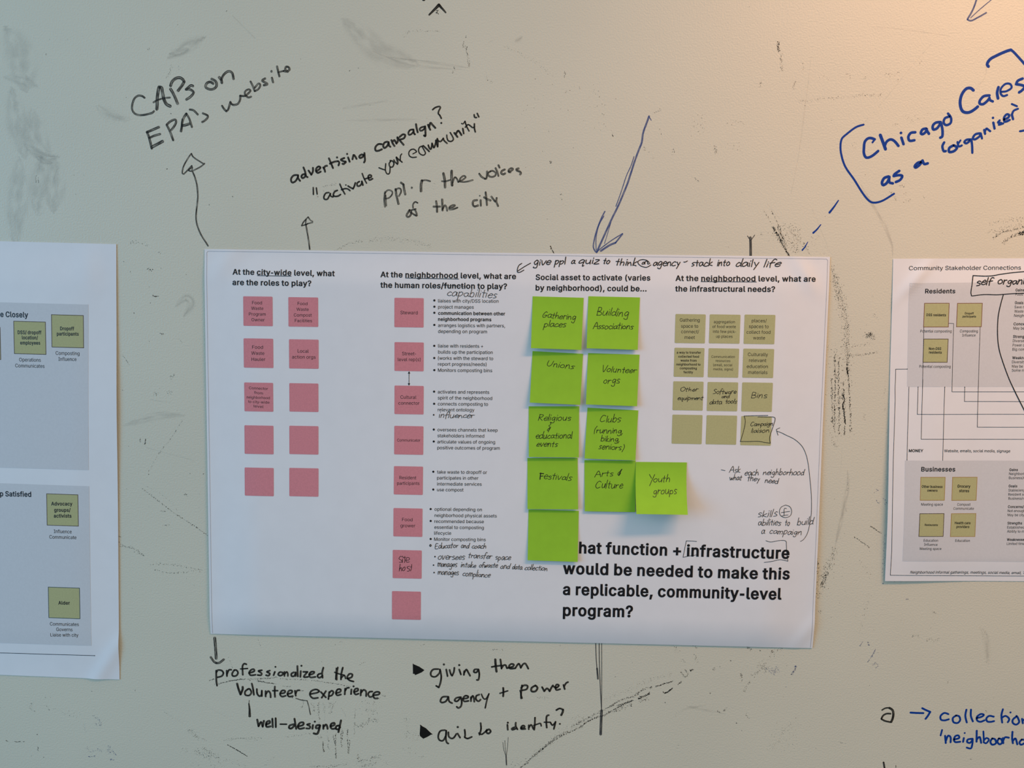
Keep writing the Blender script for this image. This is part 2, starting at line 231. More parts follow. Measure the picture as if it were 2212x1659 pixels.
MARKS = [
('handwriting', 'grey black marker writing in two slanted lines beginning CAPs on, left of the other writings', 'handwriting', None, 'black_faded', 30, '-802,-2051 -842,-2076 -889,-2078 -936,-2050 -966,-1993 -980,-1931 -975,-1881 -947,-1841 -895,-1819 -824,-1820 -754,-1834 -701,-1849 -675,-1872|w47:-636,-1900 -629,-1957 -628,-2024 -621,-2091 -601,-2187 -592,-2195|w47:-584,-2195 -561,-2182 -550,-2114 -534,-2036 -501,-1969 -449,-1941|w26:-681,-1990 -616,-2024 -534,-2047 -450,-2057|w42:-439,-2171 -394,-2093 -344,-1976|w42:-438,-2216 -414,-2272 -361,-2315 -308,-2323 -268,-2301 -249,-2271|w42:-249,-2271 -281,-2217 -335,-2150|w37:-127,-2213 -159,-2220 -224,-2167|w37:-224,-2167 -172,-2168 -120,-2129 -162,-2072 -221,-2033|w37:132,-2310 189,-2277 200,-2221 165,-2181 113,-2170 55,-2192 50,-2225 73,-2259 114,-2270 154,-2248|w40:237,-2333 265,-2299 273,-2260|w35:265,-2299 295,-2361 347,-2406 388,-2412 422,-2384 435,-2312|w35:-779,-1589 -749,-1510 -717,-1368|w37:-779,-1589 -706,-1618 -612,-1658|w33:-749,-1510 -684,-1539 -596,-1564|w45:-717,-1385 -640,-1426 -563,-1466|w33:-501,-1687 -461,-1608 -415,-1484|w33:-500,-1693 -447,-1738 -383,-1761 -372,-1722 -402,-1665 -438,-1620|w35:-304,-1604 -291,-1666 -284,-1734 -260,-1791 -226,-1842|w30:-226,-1842 -184,-1769 -151,-1662|w40:-279,-1683 -238,-1689 -185,-1707|w21:-283,-1768 -303,-1632|w30:-176,-1898 -124,-1887 -67,-1832|w30:3,-1849 67,-1821 66,-1788 31,-1754 -7,-1731|w30:272,-1952 300,-1908 329,-1880|w30:329,-1880 358,-1908 388,-2004|w30:388,-2004 406,-1976 440,-1965 493,-1982 522,-2033 525,-2089|w28:525,-2089 592,-2087 639,-2123 668,-2157 640,-2174 593,-2145 598,-2095 638,-2067 676,-2079|w28:670,-2280 698,-2224 726,-2152|w28:726,-2152 778,-2180 804,-2231 779,-2253 727,-2197|w33:872,-2321 832,-2292 889,-2259 897,-2243 854,-2231|w30:965,-2332 981,-2271|w35:960,-2418|w30:1037,-2483 1052,-2416 1069,-2350|w23:1052,-2405 1127,-2423|w30:1127,-2423 1167,-2417 1208,-2440 1196,-2473 1162,-2478 1150,-2445 1184,-2412'),
('drawn_arrow', 'wavy black marker arrow with open triangular head, above the left corner of the middle poster', 'arrow', None, 'black_faded', 21, '-164,-1304 -201,-1259 -254,-1174 -285,-1109 -297,-1044 -289,-1029|-277,-1024 -230,-1069 -162,-1140|-164,-1304 -140,-1259 -69,-1210 2,-1169|17,-1171 -40,-1126 -132,-1080 -174,-1065 -209,-1080 -162,-1115|w14:-162,-1140 -152,-1110 -163,-1080|w23:-153,-1060 -124,-991 -95,-881 -86,-782 -85,-702 -100,-581 -112,-481 -113,-400 -94,-310 -54,-210 1,-120 49,-45'),
('drawn_arrow', 'short straight black marker arrow with small triangular head, pointing up', 'arrow', None, 'black_faded', 19, '1363,-337 1384,-382 1425,-428 1455,-458|1455,-458 1486,-413 1516,-399|1516,-384 1455,-368 1414,-352 1363,-337|1425,-428 1419,-353 1445,-368|w23:1422,-353 1439,-257 1459,-137 1474,-17'),
('handwriting', 'small slanted black marker writing reading advertising campaign, activate your community', 'handwriting', None, 'black_ink', 28, '1292,-1028 1253,-1019 1222,-981 1222,-942 1243,-925 1283,-947 1314,-999 1318,-1024|1314,-1028 1318,-986 1344,-949|1410,-1042 1379,-1033 1364,-1008 1379,-986 1410,-1004 1423,-1042|1393,-1131 1415,-1076 1427,-1017 1449,-1000|1463,-1089 1484,-1060 1501,-1034|1501,-1034 1523,-1077 1524,-1128|1571,-1082 1611,-1108 1628,-1133 1602,-1146 1572,-1120 1567,-1082 1593,-1059 1632,-1078|1667,-1134 1685,-1104 1693,-1075|1676,-1121 1694,-1151 1720,-1157|1746,-1258 1772,-1199 1802,-1127|1759,-1186 1820,-1212 1872,-1221|1872,-1221 1889,-1204 1879,-1164|w31:1859,-1271|1959,-1264 1911,-1242 1946,-1221 1981,-1213 1950,-1183 1933,-1187|2011,-1273 2033,-1214|w31:1998,-1319|2072,-1248 2081,-1286 2089,-1307 2111,-1286 2128,-1254|2228,-1305 2198,-1313 2167,-1291 2176,-1266 2211,-1279 2232,-1305|2237,-1334 2241,-1288 2245,-1237 2232,-1207|2475,-1455 2427,-1454 2388,-1412 2393,-1369 2432,-1367 2479,-1387|2552,-1489 2514,-1476 2496,-1434 2514,-1404 2553,-1434 2570,-1477|2570,-1485 2579,-1435 2596,-1422|2609,-1511 2626,-1469 2652,-1431|2630,-1494 2652,-1511 2678,-1465|2678,-1465 2697,-1499 2691,-1549|2691,-1549 2721,-1512 2777,-1449|2721,-1554 2764,-1588 2798,-1580 2781,-1538 2730,-1520|w25:2903,-1656 2865,-1648 2843,-1614 2852,-1584 2886,-1597 2912,-1631 2912,-1657|2912,-1652 2917,-1610 2932,-1591|2946,-1728 2955,-1674 2970,-1619|w25:3063,-1696 3024,-1687 2998,-1666 3007,-1641 3041,-1649 3071,-1683|3071,-1700 3076,-1633 3076,-1570 3056,-1578|3110,-1721 3127,-1684 3142,-1654|3127,-1692 3144,-1747 3174,-1718 3211,-1680|w23:3173,-1923 3212,-1953 3263,-1966 3278,-1949 3259,-1911 3251,-1873 3272,-1848 3293,-1807|w31:3293,-1746|w21:1527,-860 1529,-766|w21:1570,-856 1581,-771|w23:1745,-794 1701,-785 1675,-738 1683,-704 1722,-704 1749,-747 1766,-781|w23:1762,-781 1771,-747 1801,-735 1805,-756|w25:1862,-825 1827,-808 1806,-769 1823,-744 1871,-748 1906,-770|w23:1897,-911 1923,-851 1967,-775|w23:1919,-834 1971,-850 2010,-844 2037,-823|w23:1980,-899|w25:2010,-886 2045,-865 2080,-849|w25:2080,-849 2098,-887 2111,-930|w25:2167,-948 2137,-926 2141,-888 2176,-892 2202,-931 2202,-952|2202,-948 2215,-901|w21:2206,-1058 2232,-991 2267,-927|w23:2237,-982 2298,-1000|w25:2298,-1000 2328,-1009 2332,-1030 2306,-1038 2289,-1013 2306,-970 2350,-988|w19:2438,-1137 2480,-1121 2523,-1108|w19:2532,-1193 2527,-1108 2545,-1062 2571,-1054 2588,-1079 2592,-1147|w21:2601,-1228 2579,-1194 2592,-1151 2627,-1152 2644,-1194 2627,-1228 2592,-1236|w21:2644,-1245 2661,-1215 2692,-1190|2692,-1190 2696,-1224 2679,-1279|w21:2679,-1279 2713,-1250 2757,-1216|w19:2731,-1237 2735,-1301 2752,-1326|w19:2952,-1354 2952,-1366 2918,-1391 2874,-1382 2849,-1344 2858,-1302 2897,-1281 2953,-1286|w16:2905,-1328 2952,-1354|w19:3038,-1434 3000,-1421 2983,-1379 3000,-1333 3048,-1312 3078,-1338 3060,-1380 3030,-1430|w25:3047,-1439 3090,-1401 3129,-1364|w25:3116,-1448 3133,-1406 3155,-1398 3168,-1465|w25:3168,-1474 3194,-1415 3219,-1482 3223,-1516|w25:3219,-1508 3245,-1428|w25:3245,-1428 3247,-1491 3240,-1537|w23:3240,-1533 3254,-1508 3288,-1500 3322,-1542|w23:3322,-1542 3335,-1509 3374,-1475|w21:3369,-1585 3374,-1543 3391,-1509 3430,-1501 3460,-1527 3447,-1569 3416,-1619|3472,-1615 3494,-1590 3516,-1561|3494,-1603 3524,-1645 3550,-1620 3571,-1587|w25:3588,-1675 3601,-1608|w21:3617,-1772 3639,-1705 3674,-1642|w18:3570,-1742 3592,-1738 3617,-1772|w21:3622,-1692 3656,-1726 3682,-1718 3721,-1689 3747,-1697|w23:3746,-1739 3747,-1680 3760,-1630|w23:3741,-1861 3749,-1827 3775,-1823|w23:3783,-1878 3805,-1832'),
('handwriting', 'black marker writing in two lines reading ppl r the voices of the city', 'handwriting', None, 'black_faded', 30, 'w24:2521,-811 2512,-719 2516,-652 2522,-608|w20:2541,-623 2534,-719 2531,-768|w22:2521,-787 2546,-826 2585,-836 2624,-812 2615,-769 2575,-730 2531,-719|w32:2669,-851 2679,-769 2699,-692 2709,-649|w24:2669,-837 2703,-861 2738,-852 2743,-809 2713,-755|w32:2742,-939 2777,-915|w32:2777,-915 2787,-848 2802,-780|w32:2892,-871|w38:3032,-970 3019,-908 3020,-826|w24:3032,-966 3081,-976 3145,-962|w36:3327,-1070 3346,-978 3351,-882|w24:3307,-964 3360,-964 3424,-984|w38:3440,-1104 3440,-1018 3449,-910|w24:3454,-941 3482,-1018 3512,-999 3532,-956|w24:3532,-956 3586,-981 3634,-1020 3605,-1039 3561,-1005 3556,-966 3605,-957 3674,-967 3732,-984|w28:3820,-1070 3849,-1032 3899,-1003|w28:3899,-1003 3918,-1008 3927,-1061 3927,-1104|w26:3975,-1105 3942,-1080 3952,-1042 3996,-1028 4040,-1048 4044,-1086 4005,-1110 3975,-1105|w28:4043,-1148 4068,-1096 4084,-1043|w30:4170,-1131 4132,-1111 4122,-1082 4147,-1065 4176,-1078|w26:4220,-1107 4254,-1112 4282,-1136 4258,-1149 4224,-1126 4225,-1098 4249,-1093|w30:4360,-1147 4331,-1137 4336,-1118 4376,-1104 4391,-1085 4381,-1066|w28:4081,-1188 4097,-1155|w28:2862,-568 2823,-500 2838,-473 2872,-491 2887,-539 2867,-568|w26:2872,-539 2921,-511 2961,-492 2961,-521 2936,-579|w22:2974,-666 2940,-680 2911,-646 2911,-598|w24:2891,-568 2950,-584|w30:3230,-693 3240,-621 3244,-548|w28:3194,-618 3285,-621|w30:3313,-718 3316,-641 3319,-568|w26:3319,-583 3348,-636 3373,-612 3383,-564|w24:3417,-603 3462,-613 3491,-638 3461,-642 3417,-618 3413,-584 3457,-584 3525,-609|w30:3794,-713 3745,-703 3736,-655 3761,-628 3810,-641|w28:3843,-714 3847,-637|w22:3831,-772|w28:3911,-821 3921,-734 3932,-647|w30:3890,-753 3931,-729 3980,-711|w28:3990,-764 4019,-726 4044,-697|w28:4063,-745 4059,-697 4084,-635'),
('drawn_arrow', 'long streaky blue marker arrow slanting down to the top edge of the middle poster', 'arrow', None, 'blue_faded', 23, 'w26:6120,-1861 6085,-1757 6045,-1634 6030,-1511 5989,-1400 5943,-1264 5891,-1091 5850,-955 5797,-818 5732,-656 5660,-505 5589,-342 5529,-204 5451,-21|w13:5929,-1320 5894,-1202 5835,-1066 5789,-917 5754,-805 5701,-649|w10:5637,-430 5596,-280 5556,-142|w19:5551,-579 5497,-466 5444,-316 5415,-190 5405,-90 5438,-27|w13:5540,-516 5474,-391 5440,-228 5444,-52|w15:5451,-27 5556,-116 5680,-206 5801,-282|w21:5801,-276 5756,-219 5707,-156|w28:5707,-156 5619,-117 5507,-41|w12:6120,-1855 6150,-1806'),
('drawn_arrow', 'blue grey marker arrowhead whose shaft runs off above the blue words on the right', 'arrow', None, 'blue_faded', 23, 'w24:10431,-3466 10376,-3284 10311,-3159|w22:10311,-3153 10364,-3139 10453,-3184 10553,-3241|w13:10653,-3446 10478,-3295 10351,-3174'),
('drawn_bracket', 'tall blue marker bracket opening to the right, left of the blue words', 'bracket', None, 'blue_ink', 30, '9007,-1772 8904,-1736 8783,-1642 8724,-1579 8712,-1475 8734,-1351 8793,-1206 8917,-1041 9030,-875 9119,-771 9194,-737 9309,-763 9461,-859'),
('drawn_bracket', 'blue marker bracket corner shaped like a roof, above the right end of the blue words', 'bracket', None, 'blue_ink', 34, 'w43:10624,-2546 10605,-2579 10641,-2641 10729,-2692 10840,-2743 10906,-2764|w36:10906,-2764 10942,-2738 11015,-2666 11090,-2588 11198,-2466 11240,-2342'),
('handwriting', 'thick blue marker words slanting upward between two blue brackets', 'handwriting', None, 'blue_ink', 39, '9165,-1579 9118,-1595 9072,-1589 9034,-1543 9027,-1463 9030,-1394 9056,-1343 9096,-1338 9153,-1367 9219,-1425|w29:9165,-1579 9138,-1538|w46:9237,-1636 9277,-1545 9316,-1452|9302,-1488 9328,-1551 9378,-1580 9431,-1558 9487,-1496|w39:9521,-1605 9554,-1519|w41:9512,-1667|9702,-1677 9644,-1668 9613,-1617 9633,-1566 9696,-1572|9842,-1727 9797,-1715 9777,-1669 9801,-1653 9839,-1681 9854,-1721|9849,-1710 9886,-1659|10033,-1814 9970,-1807 9932,-1767 9941,-1716 9991,-1734 10033,-1802|w39:10033,-1814 10061,-1723 10066,-1632 10039,-1609|w36:10124,-1928 10167,-1871 10165,-1803 10110,-1775 10073,-1808 10087,-1865 10143,-1888|w43:10443,-2235 10402,-2263 10345,-2252 10293,-2178 10276,-2076 10298,-1986 10340,-1947 10409,-1947 10475,-1987 10513,-2021|10659,-2169 10585,-2158 10537,-2101 10539,-2061 10585,-2056 10640,-2102 10661,-2136|w36:10661,-2136 10674,-2107 10709,-2091|w41:10772,-2277 10759,-2204 10775,-2131|w31:10821,-2218 10883,-2227 10944,-2271 10923,-2320 10860,-2320 10807,-2261 10805,-2199 10841,-2162 10892,-2176|w39:11083,-2392 11022,-2363 11003,-2318|11003,-2318 11072,-2308 11118,-2285 11087,-2240 11049,-2212|w36:10094,-1547 10074,-1495 10094,-1433 10123,-1433|10217,-1508 10167,-1473 10170,-1422 10232,-1434 10270,-1480 10228,-1508|w31:10271,-1554 10292,-1497 10331,-1509|w27:10284,-1532 10310,-1577|w34:10441,-1590 10390,-1584 10363,-1555 10393,-1538 10442,-1578|w34:10453,-1590 10470,-1499 10477,-1414|w34:10563,-1671 10506,-1659 10474,-1613 10499,-1590 10554,-1625 10575,-1659|w31:10574,-1671 10595,-1603|w34:10617,-1716 10632,-1665|w31:10625,-1682 10645,-1734 10674,-1717 10698,-1700|w34:10732,-1814 10753,-1735|w36:10724,-1876|w31:10815,-1843 10794,-1814 10840,-1809 10808,-1786 10864,-1804|w34:10872,-1855 10922,-1878 10937,-1912 10902,-1923 10870,-1877 10885,-1826 10946,-1850|w34:10970,-1923 10991,-1861|w31:10971,-1912 10990,-1969 11046,-1997|w29:10962,-2059 11032,-2031|w31:11093,-1703 11177,-1719|w41:9375,-1088 9318,-1065 9292,-1007 9311,-973 9356,-1002 9387,-1065|9387,-1083 9390,-1014 9437,-997|9515,-1164 9460,-1124 9444,-1095|w39:9444,-1095 9513,-1107 9559,-1096 9533,-1044 9477,-1015|w41:9803,-1287 9752,-1270 9720,-1229 9738,-1212 9788,-1253 9814,-1299|w39:9819,-1305 9845,-1259 9891,-1268'),
('drawn_dash', 'longest blue marker dash, topmost of the three below the bracket', 'dash', 'blue dashes below the bracket', 'blue_ink', 30, 't:w33:8605,-598 8660,-672 8717,-761'),
('drawn_dash', 'middle blue marker dash of the three below the bracket', 'dash', 'blue dashes below the bracket', 'blue_ink', 27, 't:w28:8397,-322 8442,-365 8494,-433'),
('drawn_dash', 'thin blue marker dash nearest the poster corner', 'dash', 'blue dashes below the bracket', 'blue_ink', 23, 't:w22:8259,-86 8293,-131 8328,-197'),
('drawn_arrow', 'thick black marker arrow tip like a roof, at the top edge above everything else', 'arrow', None, 'black_ink', 39, 't:w44:3248,-3306 3213,-3270 3162,-3220 3117,-3176|t:w39:3249,-3308 3275,-3278 3311,-3241 3341,-3207|w56:3042,-3382|w9:3213,-3231 3241,-3234|w8:3208,-3207 3230,-3201 3245,-3185|w8:3230,-3223 3213,-3196'),
('drawn_arrow', 'wide grey marker arrow pointing down from the lower left corner of the middle poster', 'arrow', None, 'black_faded', 32, 'w45:60,5572 68,5690 78,5877|w35:-2,5860 40,5922 77,5946|w35:77,5946 126,5939 188,5889'),
('handwriting', 'black marker writing in two lines beginning professionalized, under the middle poster', 'handwriting', None, 'black_ink', 28, '75,6059 74,6141 75,6216 84,6285|75,6090 100,6052 155,6057 179,6094 154,6139 92,6159|228,6055 231,6137|231,6112 259,6048 296,6041|339,6046 308,6097 319,6134 369,6127 394,6082 370,6045 339,6046|518,5954 487,5945 462,5980 461,6055 464,6112|w23:431,6025 535,6016|553,6084 627,6058 627,6026 590,6033 559,6072 577,6115 651,6107|w28:743,6036 694,6050 737,6080 730,6111 681,6110|w28:860,6039 817,6059 859,6083 840,6115 804,6109|933,6056 914,6107|w30:942,5981|1000,6061 981,6092 1006,6111 1042,6097 1049,6066 1012,6056|w26:1073,6052 1073,6115|w26:1073,6090 1104,6052 1122,6076 1122,6114|1214,6055 1177,6075 1177,6112 1214,6111 1238,6067|1238,6054 1238,6111|1263,5960 1265,6035 1269,6116|1312,6034 1305,6122|w33:1322,5955|w28:1348,6045 1409,6044|w28:1409,6044 1354,6120 1415,6119|1440,6087 1495,6067 1507,6041 1464,6042 1434,6081 1452,6124 1525,6116|1605,6064 1568,6077 1556,6109 1586,6127 1629,6095|1641,5975 1623,6051 1629,6126|w23:1852,5964 1839,6058 1836,6152|w21:1830,5977 1820,6146|w23:1806,6040 1873,6063 1946,6080|1924,5968 1903,6056 1897,6144|w23:1903,6119 1946,6080 1964,6130|w28:1988,6129 2049,6109 2062,6065 2019,6060 1988,6110 2019,6153 2080,6171|w33:379,6246 397,6321 427,6408|w33:427,6408 458,6332 459,6294|538,6324 495,6362 500,6413 555,6418 587,6373 563,6323 538,6324|594,6240 612,6322 623,6409|667,6320 672,6389 703,6426 733,6407 740,6343|740,6343 739,6425|795,6348 795,6430|795,6399 832,6347 863,6378 868,6441|931,6276 928,6357 932,6433|w26:900,6339 973,6337|1010,6380 1071,6366 1077,6335 1034,6336 1006,6387 1034,6424 1089,6410|1120,6384 1175,6364 1181,6332 1139,6333 1114,6384 1138,6421 1193,6413|1224,6331 1236,6406|1236,6375 1255,6330 1292,6323|1450,6375 1542,6354 1579,6328 1530,6304 1463,6331 1444,6388 1487,6437 1560,6429|1603,6340 1676,6420|1677,6325 1615,6427|1726,6337 1719,6400 1713,6444|1726,6349 1762,6317 1787,6341 1762,6386 1725,6399|1823,6353 1884,6332 1891,6295 1848,6296 1823,6347 1842,6384 1896,6370|1958,6280 1951,6368|1958,6312 1982,6273 2013,6266|2049,6290 2043,6360|w33:2080,6243|2092,6327 2141,6307 2141,6276 2104,6283 2086,6327 2110,6364 2153,6351|2189,6293 2183,6375|2189,6337 2226,6292 2262,6316 2263,6385|2354,6314 2311,6321 2293,6359 2317,6396 2348,6389|2366,6370 2445,6355 2457,6324 2409,6319 2366,6357 2384,6413 2433,6412'),
('drawn_line', 'short upright black marker tick between the first two lines and the line below', 'line', None, 'black_ink', 28, 't:w40:558,6733 557,6632 548,6544|w9:555,6493 548,6538'),
('drawn_line', 'thin hooked grey marker line under the volunteer word', 'line', None, 'black_faded', 17, 'w16:1236,6444 1309,6467 1401,6477|w16:1401,6477 1425,6558 1449,6684|w19:1187,6436'),
('handwriting', 'black marker word well-designed, lowest on the left under the poster', 'handwriting', None, 'black_ink', 31, '668,6781 686,6882|686,6882 723,6817 747,6886|747,6886 766,6797|797,6853 852,6826 846,6795 803,6821 803,6885 864,6877|890,6762 895,6889|939,6754 940,6887|w26:1006,6841 1098,6839|1209,6836 1147,6856 1135,6895 1171,6900 1215,6855|1215,6753 1227,6829 1239,6905|1270,6866 1338,6845 1344,6807 1295,6814 1264,6866 1288,6903 1356,6889|w28:1442,6823 1399,6837 1442,6861 1435,6893 1386,6894|1485,6841 1478,6898|w33:1513,6789|1583,6838 1540,6846 1528,6884 1570,6883 1589,6844|w33:1589,6844 1570,6921 1546,6972 1496,6967|1638,6837 1638,6894|1638,6868 1675,6829 1693,6854 1699,6892|1748,6853 1797,6832 1798,6801 1755,6815 1742,6859 1767,6890 1822,6882|1871,6837 1828,6850 1822,6889 1859,6894 1883,6862|1896,6760 1877,6849 1858,6938'),
('drawn_triangle', 'filled black marker triangle bullet beside the word giving', 'triangle', 'triangle bullets under the poster', 'black_ink', 13, 'f:2945,5888 3030,5923 3109,5975 3067,6010 2976,6053 2949,6019|w14:2945,5888 2949,6031'),
('drawn_triangle', 'filled black marker triangle bullet beside the word quiz', 'triangle', 'triangle bullets under the poster', 'black_ink', 13, 'f:3053,6800 3133,6842 3225,6930 3158,6974 3097,7004 3050,6964 3045,6933|w14:3053,6800 3225,6934'),
('handwriting', 'black marker writing in two lines reading giving them agency plus power', 'handwriting', None, 'black_ink', 28, '3309,5954 3236,5962 3200,6012 3213,6062 3273,6067 3327,6009 3333,5959|3333,5959 3352,6058 3341,6159 3317,6228|3317,6228 3280,6204|3424,5957 3443,6056|w35:3389,5883|3472,5962 3491,6024 3509,6048|3509,6048 3533,5992 3541,5929|3611,5952 3636,6026|w35:3611,5887|3684,5975 3679,6031|3684,6000 3714,5950 3745,5999 3769,6042|3889,5945 3835,5947 3823,5984 3859,5989 3889,5951|3889,5945 3902,6019 3891,6095 3867,6101|w35:4129,5790 4136,5877 4149,5970|w28:4079,5903 4142,5889 4226,5877|4203,5788 4214,5862 4221,5924|w28:4221,5918 4250,5874 4280,5873 4299,5916|w28:4299,5916 4383,5889 4395,5858 4358,5852 4329,5884 4347,5921 4419,5913|w28:4419,5913 4467,5844 4498,5905|w28:4498,5905 4527,5854 4563,5841 4606,5915|3445,6362 3373,6370 3343,6428 3367,6452 3422,6432 3458,6368|3457,6362 3470,6431 3513,6457|3627,6364 3573,6378 3549,6416 3585,6427 3633,6376|3639,6363 3652,6438 3641,6501 3605,6527 3580,6509|3676,6388 3736,6373 3742,6348 3700,6343 3670,6388 3689,6425 3749,6417|3785,6360 3785,6422|3785,6385 3809,6340 3827,6371 3834,6427|3905,6319 3863,6339 3858,6389 3894,6419 3924,6393|w23:3936,6312 3961,6367 3991,6385 4021,6353 4044,6303|w23:4044,6303 4015,6404 3993,6517|w30:4249,6210 4253,6272 4250,6335|w23:4202,6292 4316,6252|w30:4520,6166 4507,6266 4511,6359|w19:4491,6241 4525,6359|4508,6203 4544,6165 4598,6170 4587,6220 4521,6240|w30:4713,6161 4659,6199 4660,6249 4714,6248 4743,6197 4713,6161|4809,6183 4841,6244|4841,6244 4882,6200 4919,6242|4919,6242 4948,6179 4965,6154|4966,6166 5014,6190 5050,6152 5019,6140 5002,6178 5015,6221 5069,6207|5116,6144 5135,6206|5128,6162 5151,6118 5181,6099'),
('handwriting', 'black marker writing reading quiz to identify, lowest line beside the second triangle', 'handwriting', None, 'black_ink', 28, '3413,6866 3346,6880 3316,6950 3329,7013 3384,7024 3426,6947 3431,6872|3431,6872 3426,6985 3439,7048 3463,7066|3462,6896 3469,6959 3511,6989 3548,6969 3578,6918|3596,6911 3633,6973|w37:3598,6814|3699,6852 3706,6927 3700,6965|3700,6965 3743,6983 3803,6956|3929,6745 3936,6833 3915,6921|w26:3906,6896 3949,6914 4009,6862|w30:4009,6862 4051,6836 4076,6866 4046,6899 4015,6881 4021,6843|4317,6759 4324,6835|w33:4323,6728|4420,6794 4384,6814 4391,6833 4433,6819|4438,6725 4438,6775 4463,6824|4518,6804 4566,6790 4553,6765 4523,6779 4518,6817 4578,6815|w26:4626,6757 4627,6820|w26:4632,6788 4662,6750 4693,6812|w28:4715,6642 4713,6736 4706,6824|w23:4699,6761 4759,6735 4795,6727 4807,6765|w28:4913,6599 4883,6618 4879,6706 4887,6788|w23:4849,6707 4939,6705|w26:4940,6711 4970,6748 5012,6703|w28:5012,6696 5001,6753 4990,6804|w30:5075,6726|w28:5021,6521 5068,6495 5117,6512|w33:5117,6512 5112,6550 5092,6594'),
('handwriting', 'single black marker letter a, left of the blue right-pointing arrow', 'handwriting', None, 'black_ink', 30, 'w23:9665,6396 9711,6367 9768,6360|w35:9768,6363 9811,6392 9827,6446 9822,6512 9804,6567|w27:9799,6572 9720,6558 9667,6532|w27:9661,6527 9685,6477 9730,6449 9788,6447'),
('drawn_arrow', 'small blue marker arrow pointing right at the blue word collection', 'arrow', None, 'blue_ink', 31, '10069,6423 10150,6426 10249,6426|10230,6354 10294,6385 10345,6405|10345,6405 10314,6466 10285,6510'),
('handwriting', 'blue marker writing in two lines beginning collection, at the lower right', 'handwriting', None, 'blue_ink', 30, '10602,6431 10544,6416 10495,6461 10503,6515 10556,6525 10612,6507|10712,6449 10668,6489 10682,6548 10739,6558 10773,6513 10754,6459 10712,6449|10852,6359 10842,6451 10868,6547|10916,6357 10920,6449 10953,6530|11004,6480 11075,6456 11100,6428 11058,6418 11008,6458 11011,6512 11059,6533 11115,6509|11241,6452 11178,6442 11139,6482 11157,6525 11204,6529 11250,6517|11363,6340 11348,6427 11365,6535|11351,6470 11405,6436 11460,6478 11444,6528|w31:11472,6383|11556,6443 11512,6488 11515,6537 11563,6560 11602,6523 11583,6464 11560,6432|11640,6473 11655,6538|11647,6506 11687,6472 11730,6498 11738,6547|w27:10527,6667 10511,6750|10574,6753 10590,6860|10589,6829 10615,6752 10653,6773 10657,6847|10702,6804 10773,6781 10760,6743 10719,6755 10702,6804 10724,6842 10792,6835|10840,6779 10833,6836|w29:10848,6704|10960,6786 10899,6799 10891,6837 10933,6847 10966,6797|w29:10965,6786 10965,6863 10948,6929 10890,6920|11015,6665 11022,6828|11023,6795 11062,6756 11088,6843|w27:11109,6673 11120,6771 11124,6836|w27:11124,6836 11161,6846 11194,6791 11156,6770 11127,6804|11240,6773 11217,6823 11245,6866 11296,6843 11282,6788 11240,6773|11333,6771 11315,6820 11349,6858 11383,6829 11365,6781 11333,6771|11389,6764 11399,6840|11397,6796 11420,6752 11472,6756|11518,6667 11519,6760 11534,6836|11532,6803 11566,6764 11597,6851|11654,6778 11626,6822 11649,6855 11694,6831 11702,6788 11654,6778'),
('drawn_line', 'black marker stroke cut off by the bottom edge, under the single letter a', 'line', None, 'black_ink', 26, 'w27:9725,7172 9735,7216 9753,7304|w8:9902,7211 9904,7244'),
('drawn_line', 'pair of grey marker lines hanging down from the bottom edge of the middle poster', 'line', None, 'grey_ink', 14, 'w13:5563,5470 5577,5746 5593,5902|w26:5592,5885 5609,6041|w13:5613,5469 5625,5832 5646,6179 5671,6510|w10:5649,5503 5662,6004 5671,6510|w39:5671,6510 5668,6703 5666,6866'),
('drawn_line', 'small forked grey marker stroke at the bottom, below the words to identify', 'line', None, 'grey_ink', 14, 'w19:4313,7365 4305,7239|w7:4305,7239 4274,7151 4254,7025|w7:4306,7251 4292,7113 4284,6999|w7:4308,7239 4322,7112 4332,6948'),
('drawn_line', 'broad grey marker stub above the middle poster, left of the blue dashes', 'line', None, 'grey_ink', 26, 'w36:7546,-249 7555,-118 7562,58|w11:7552,-205 7506,-270|w11:7552,-205 7604,-283'),
]
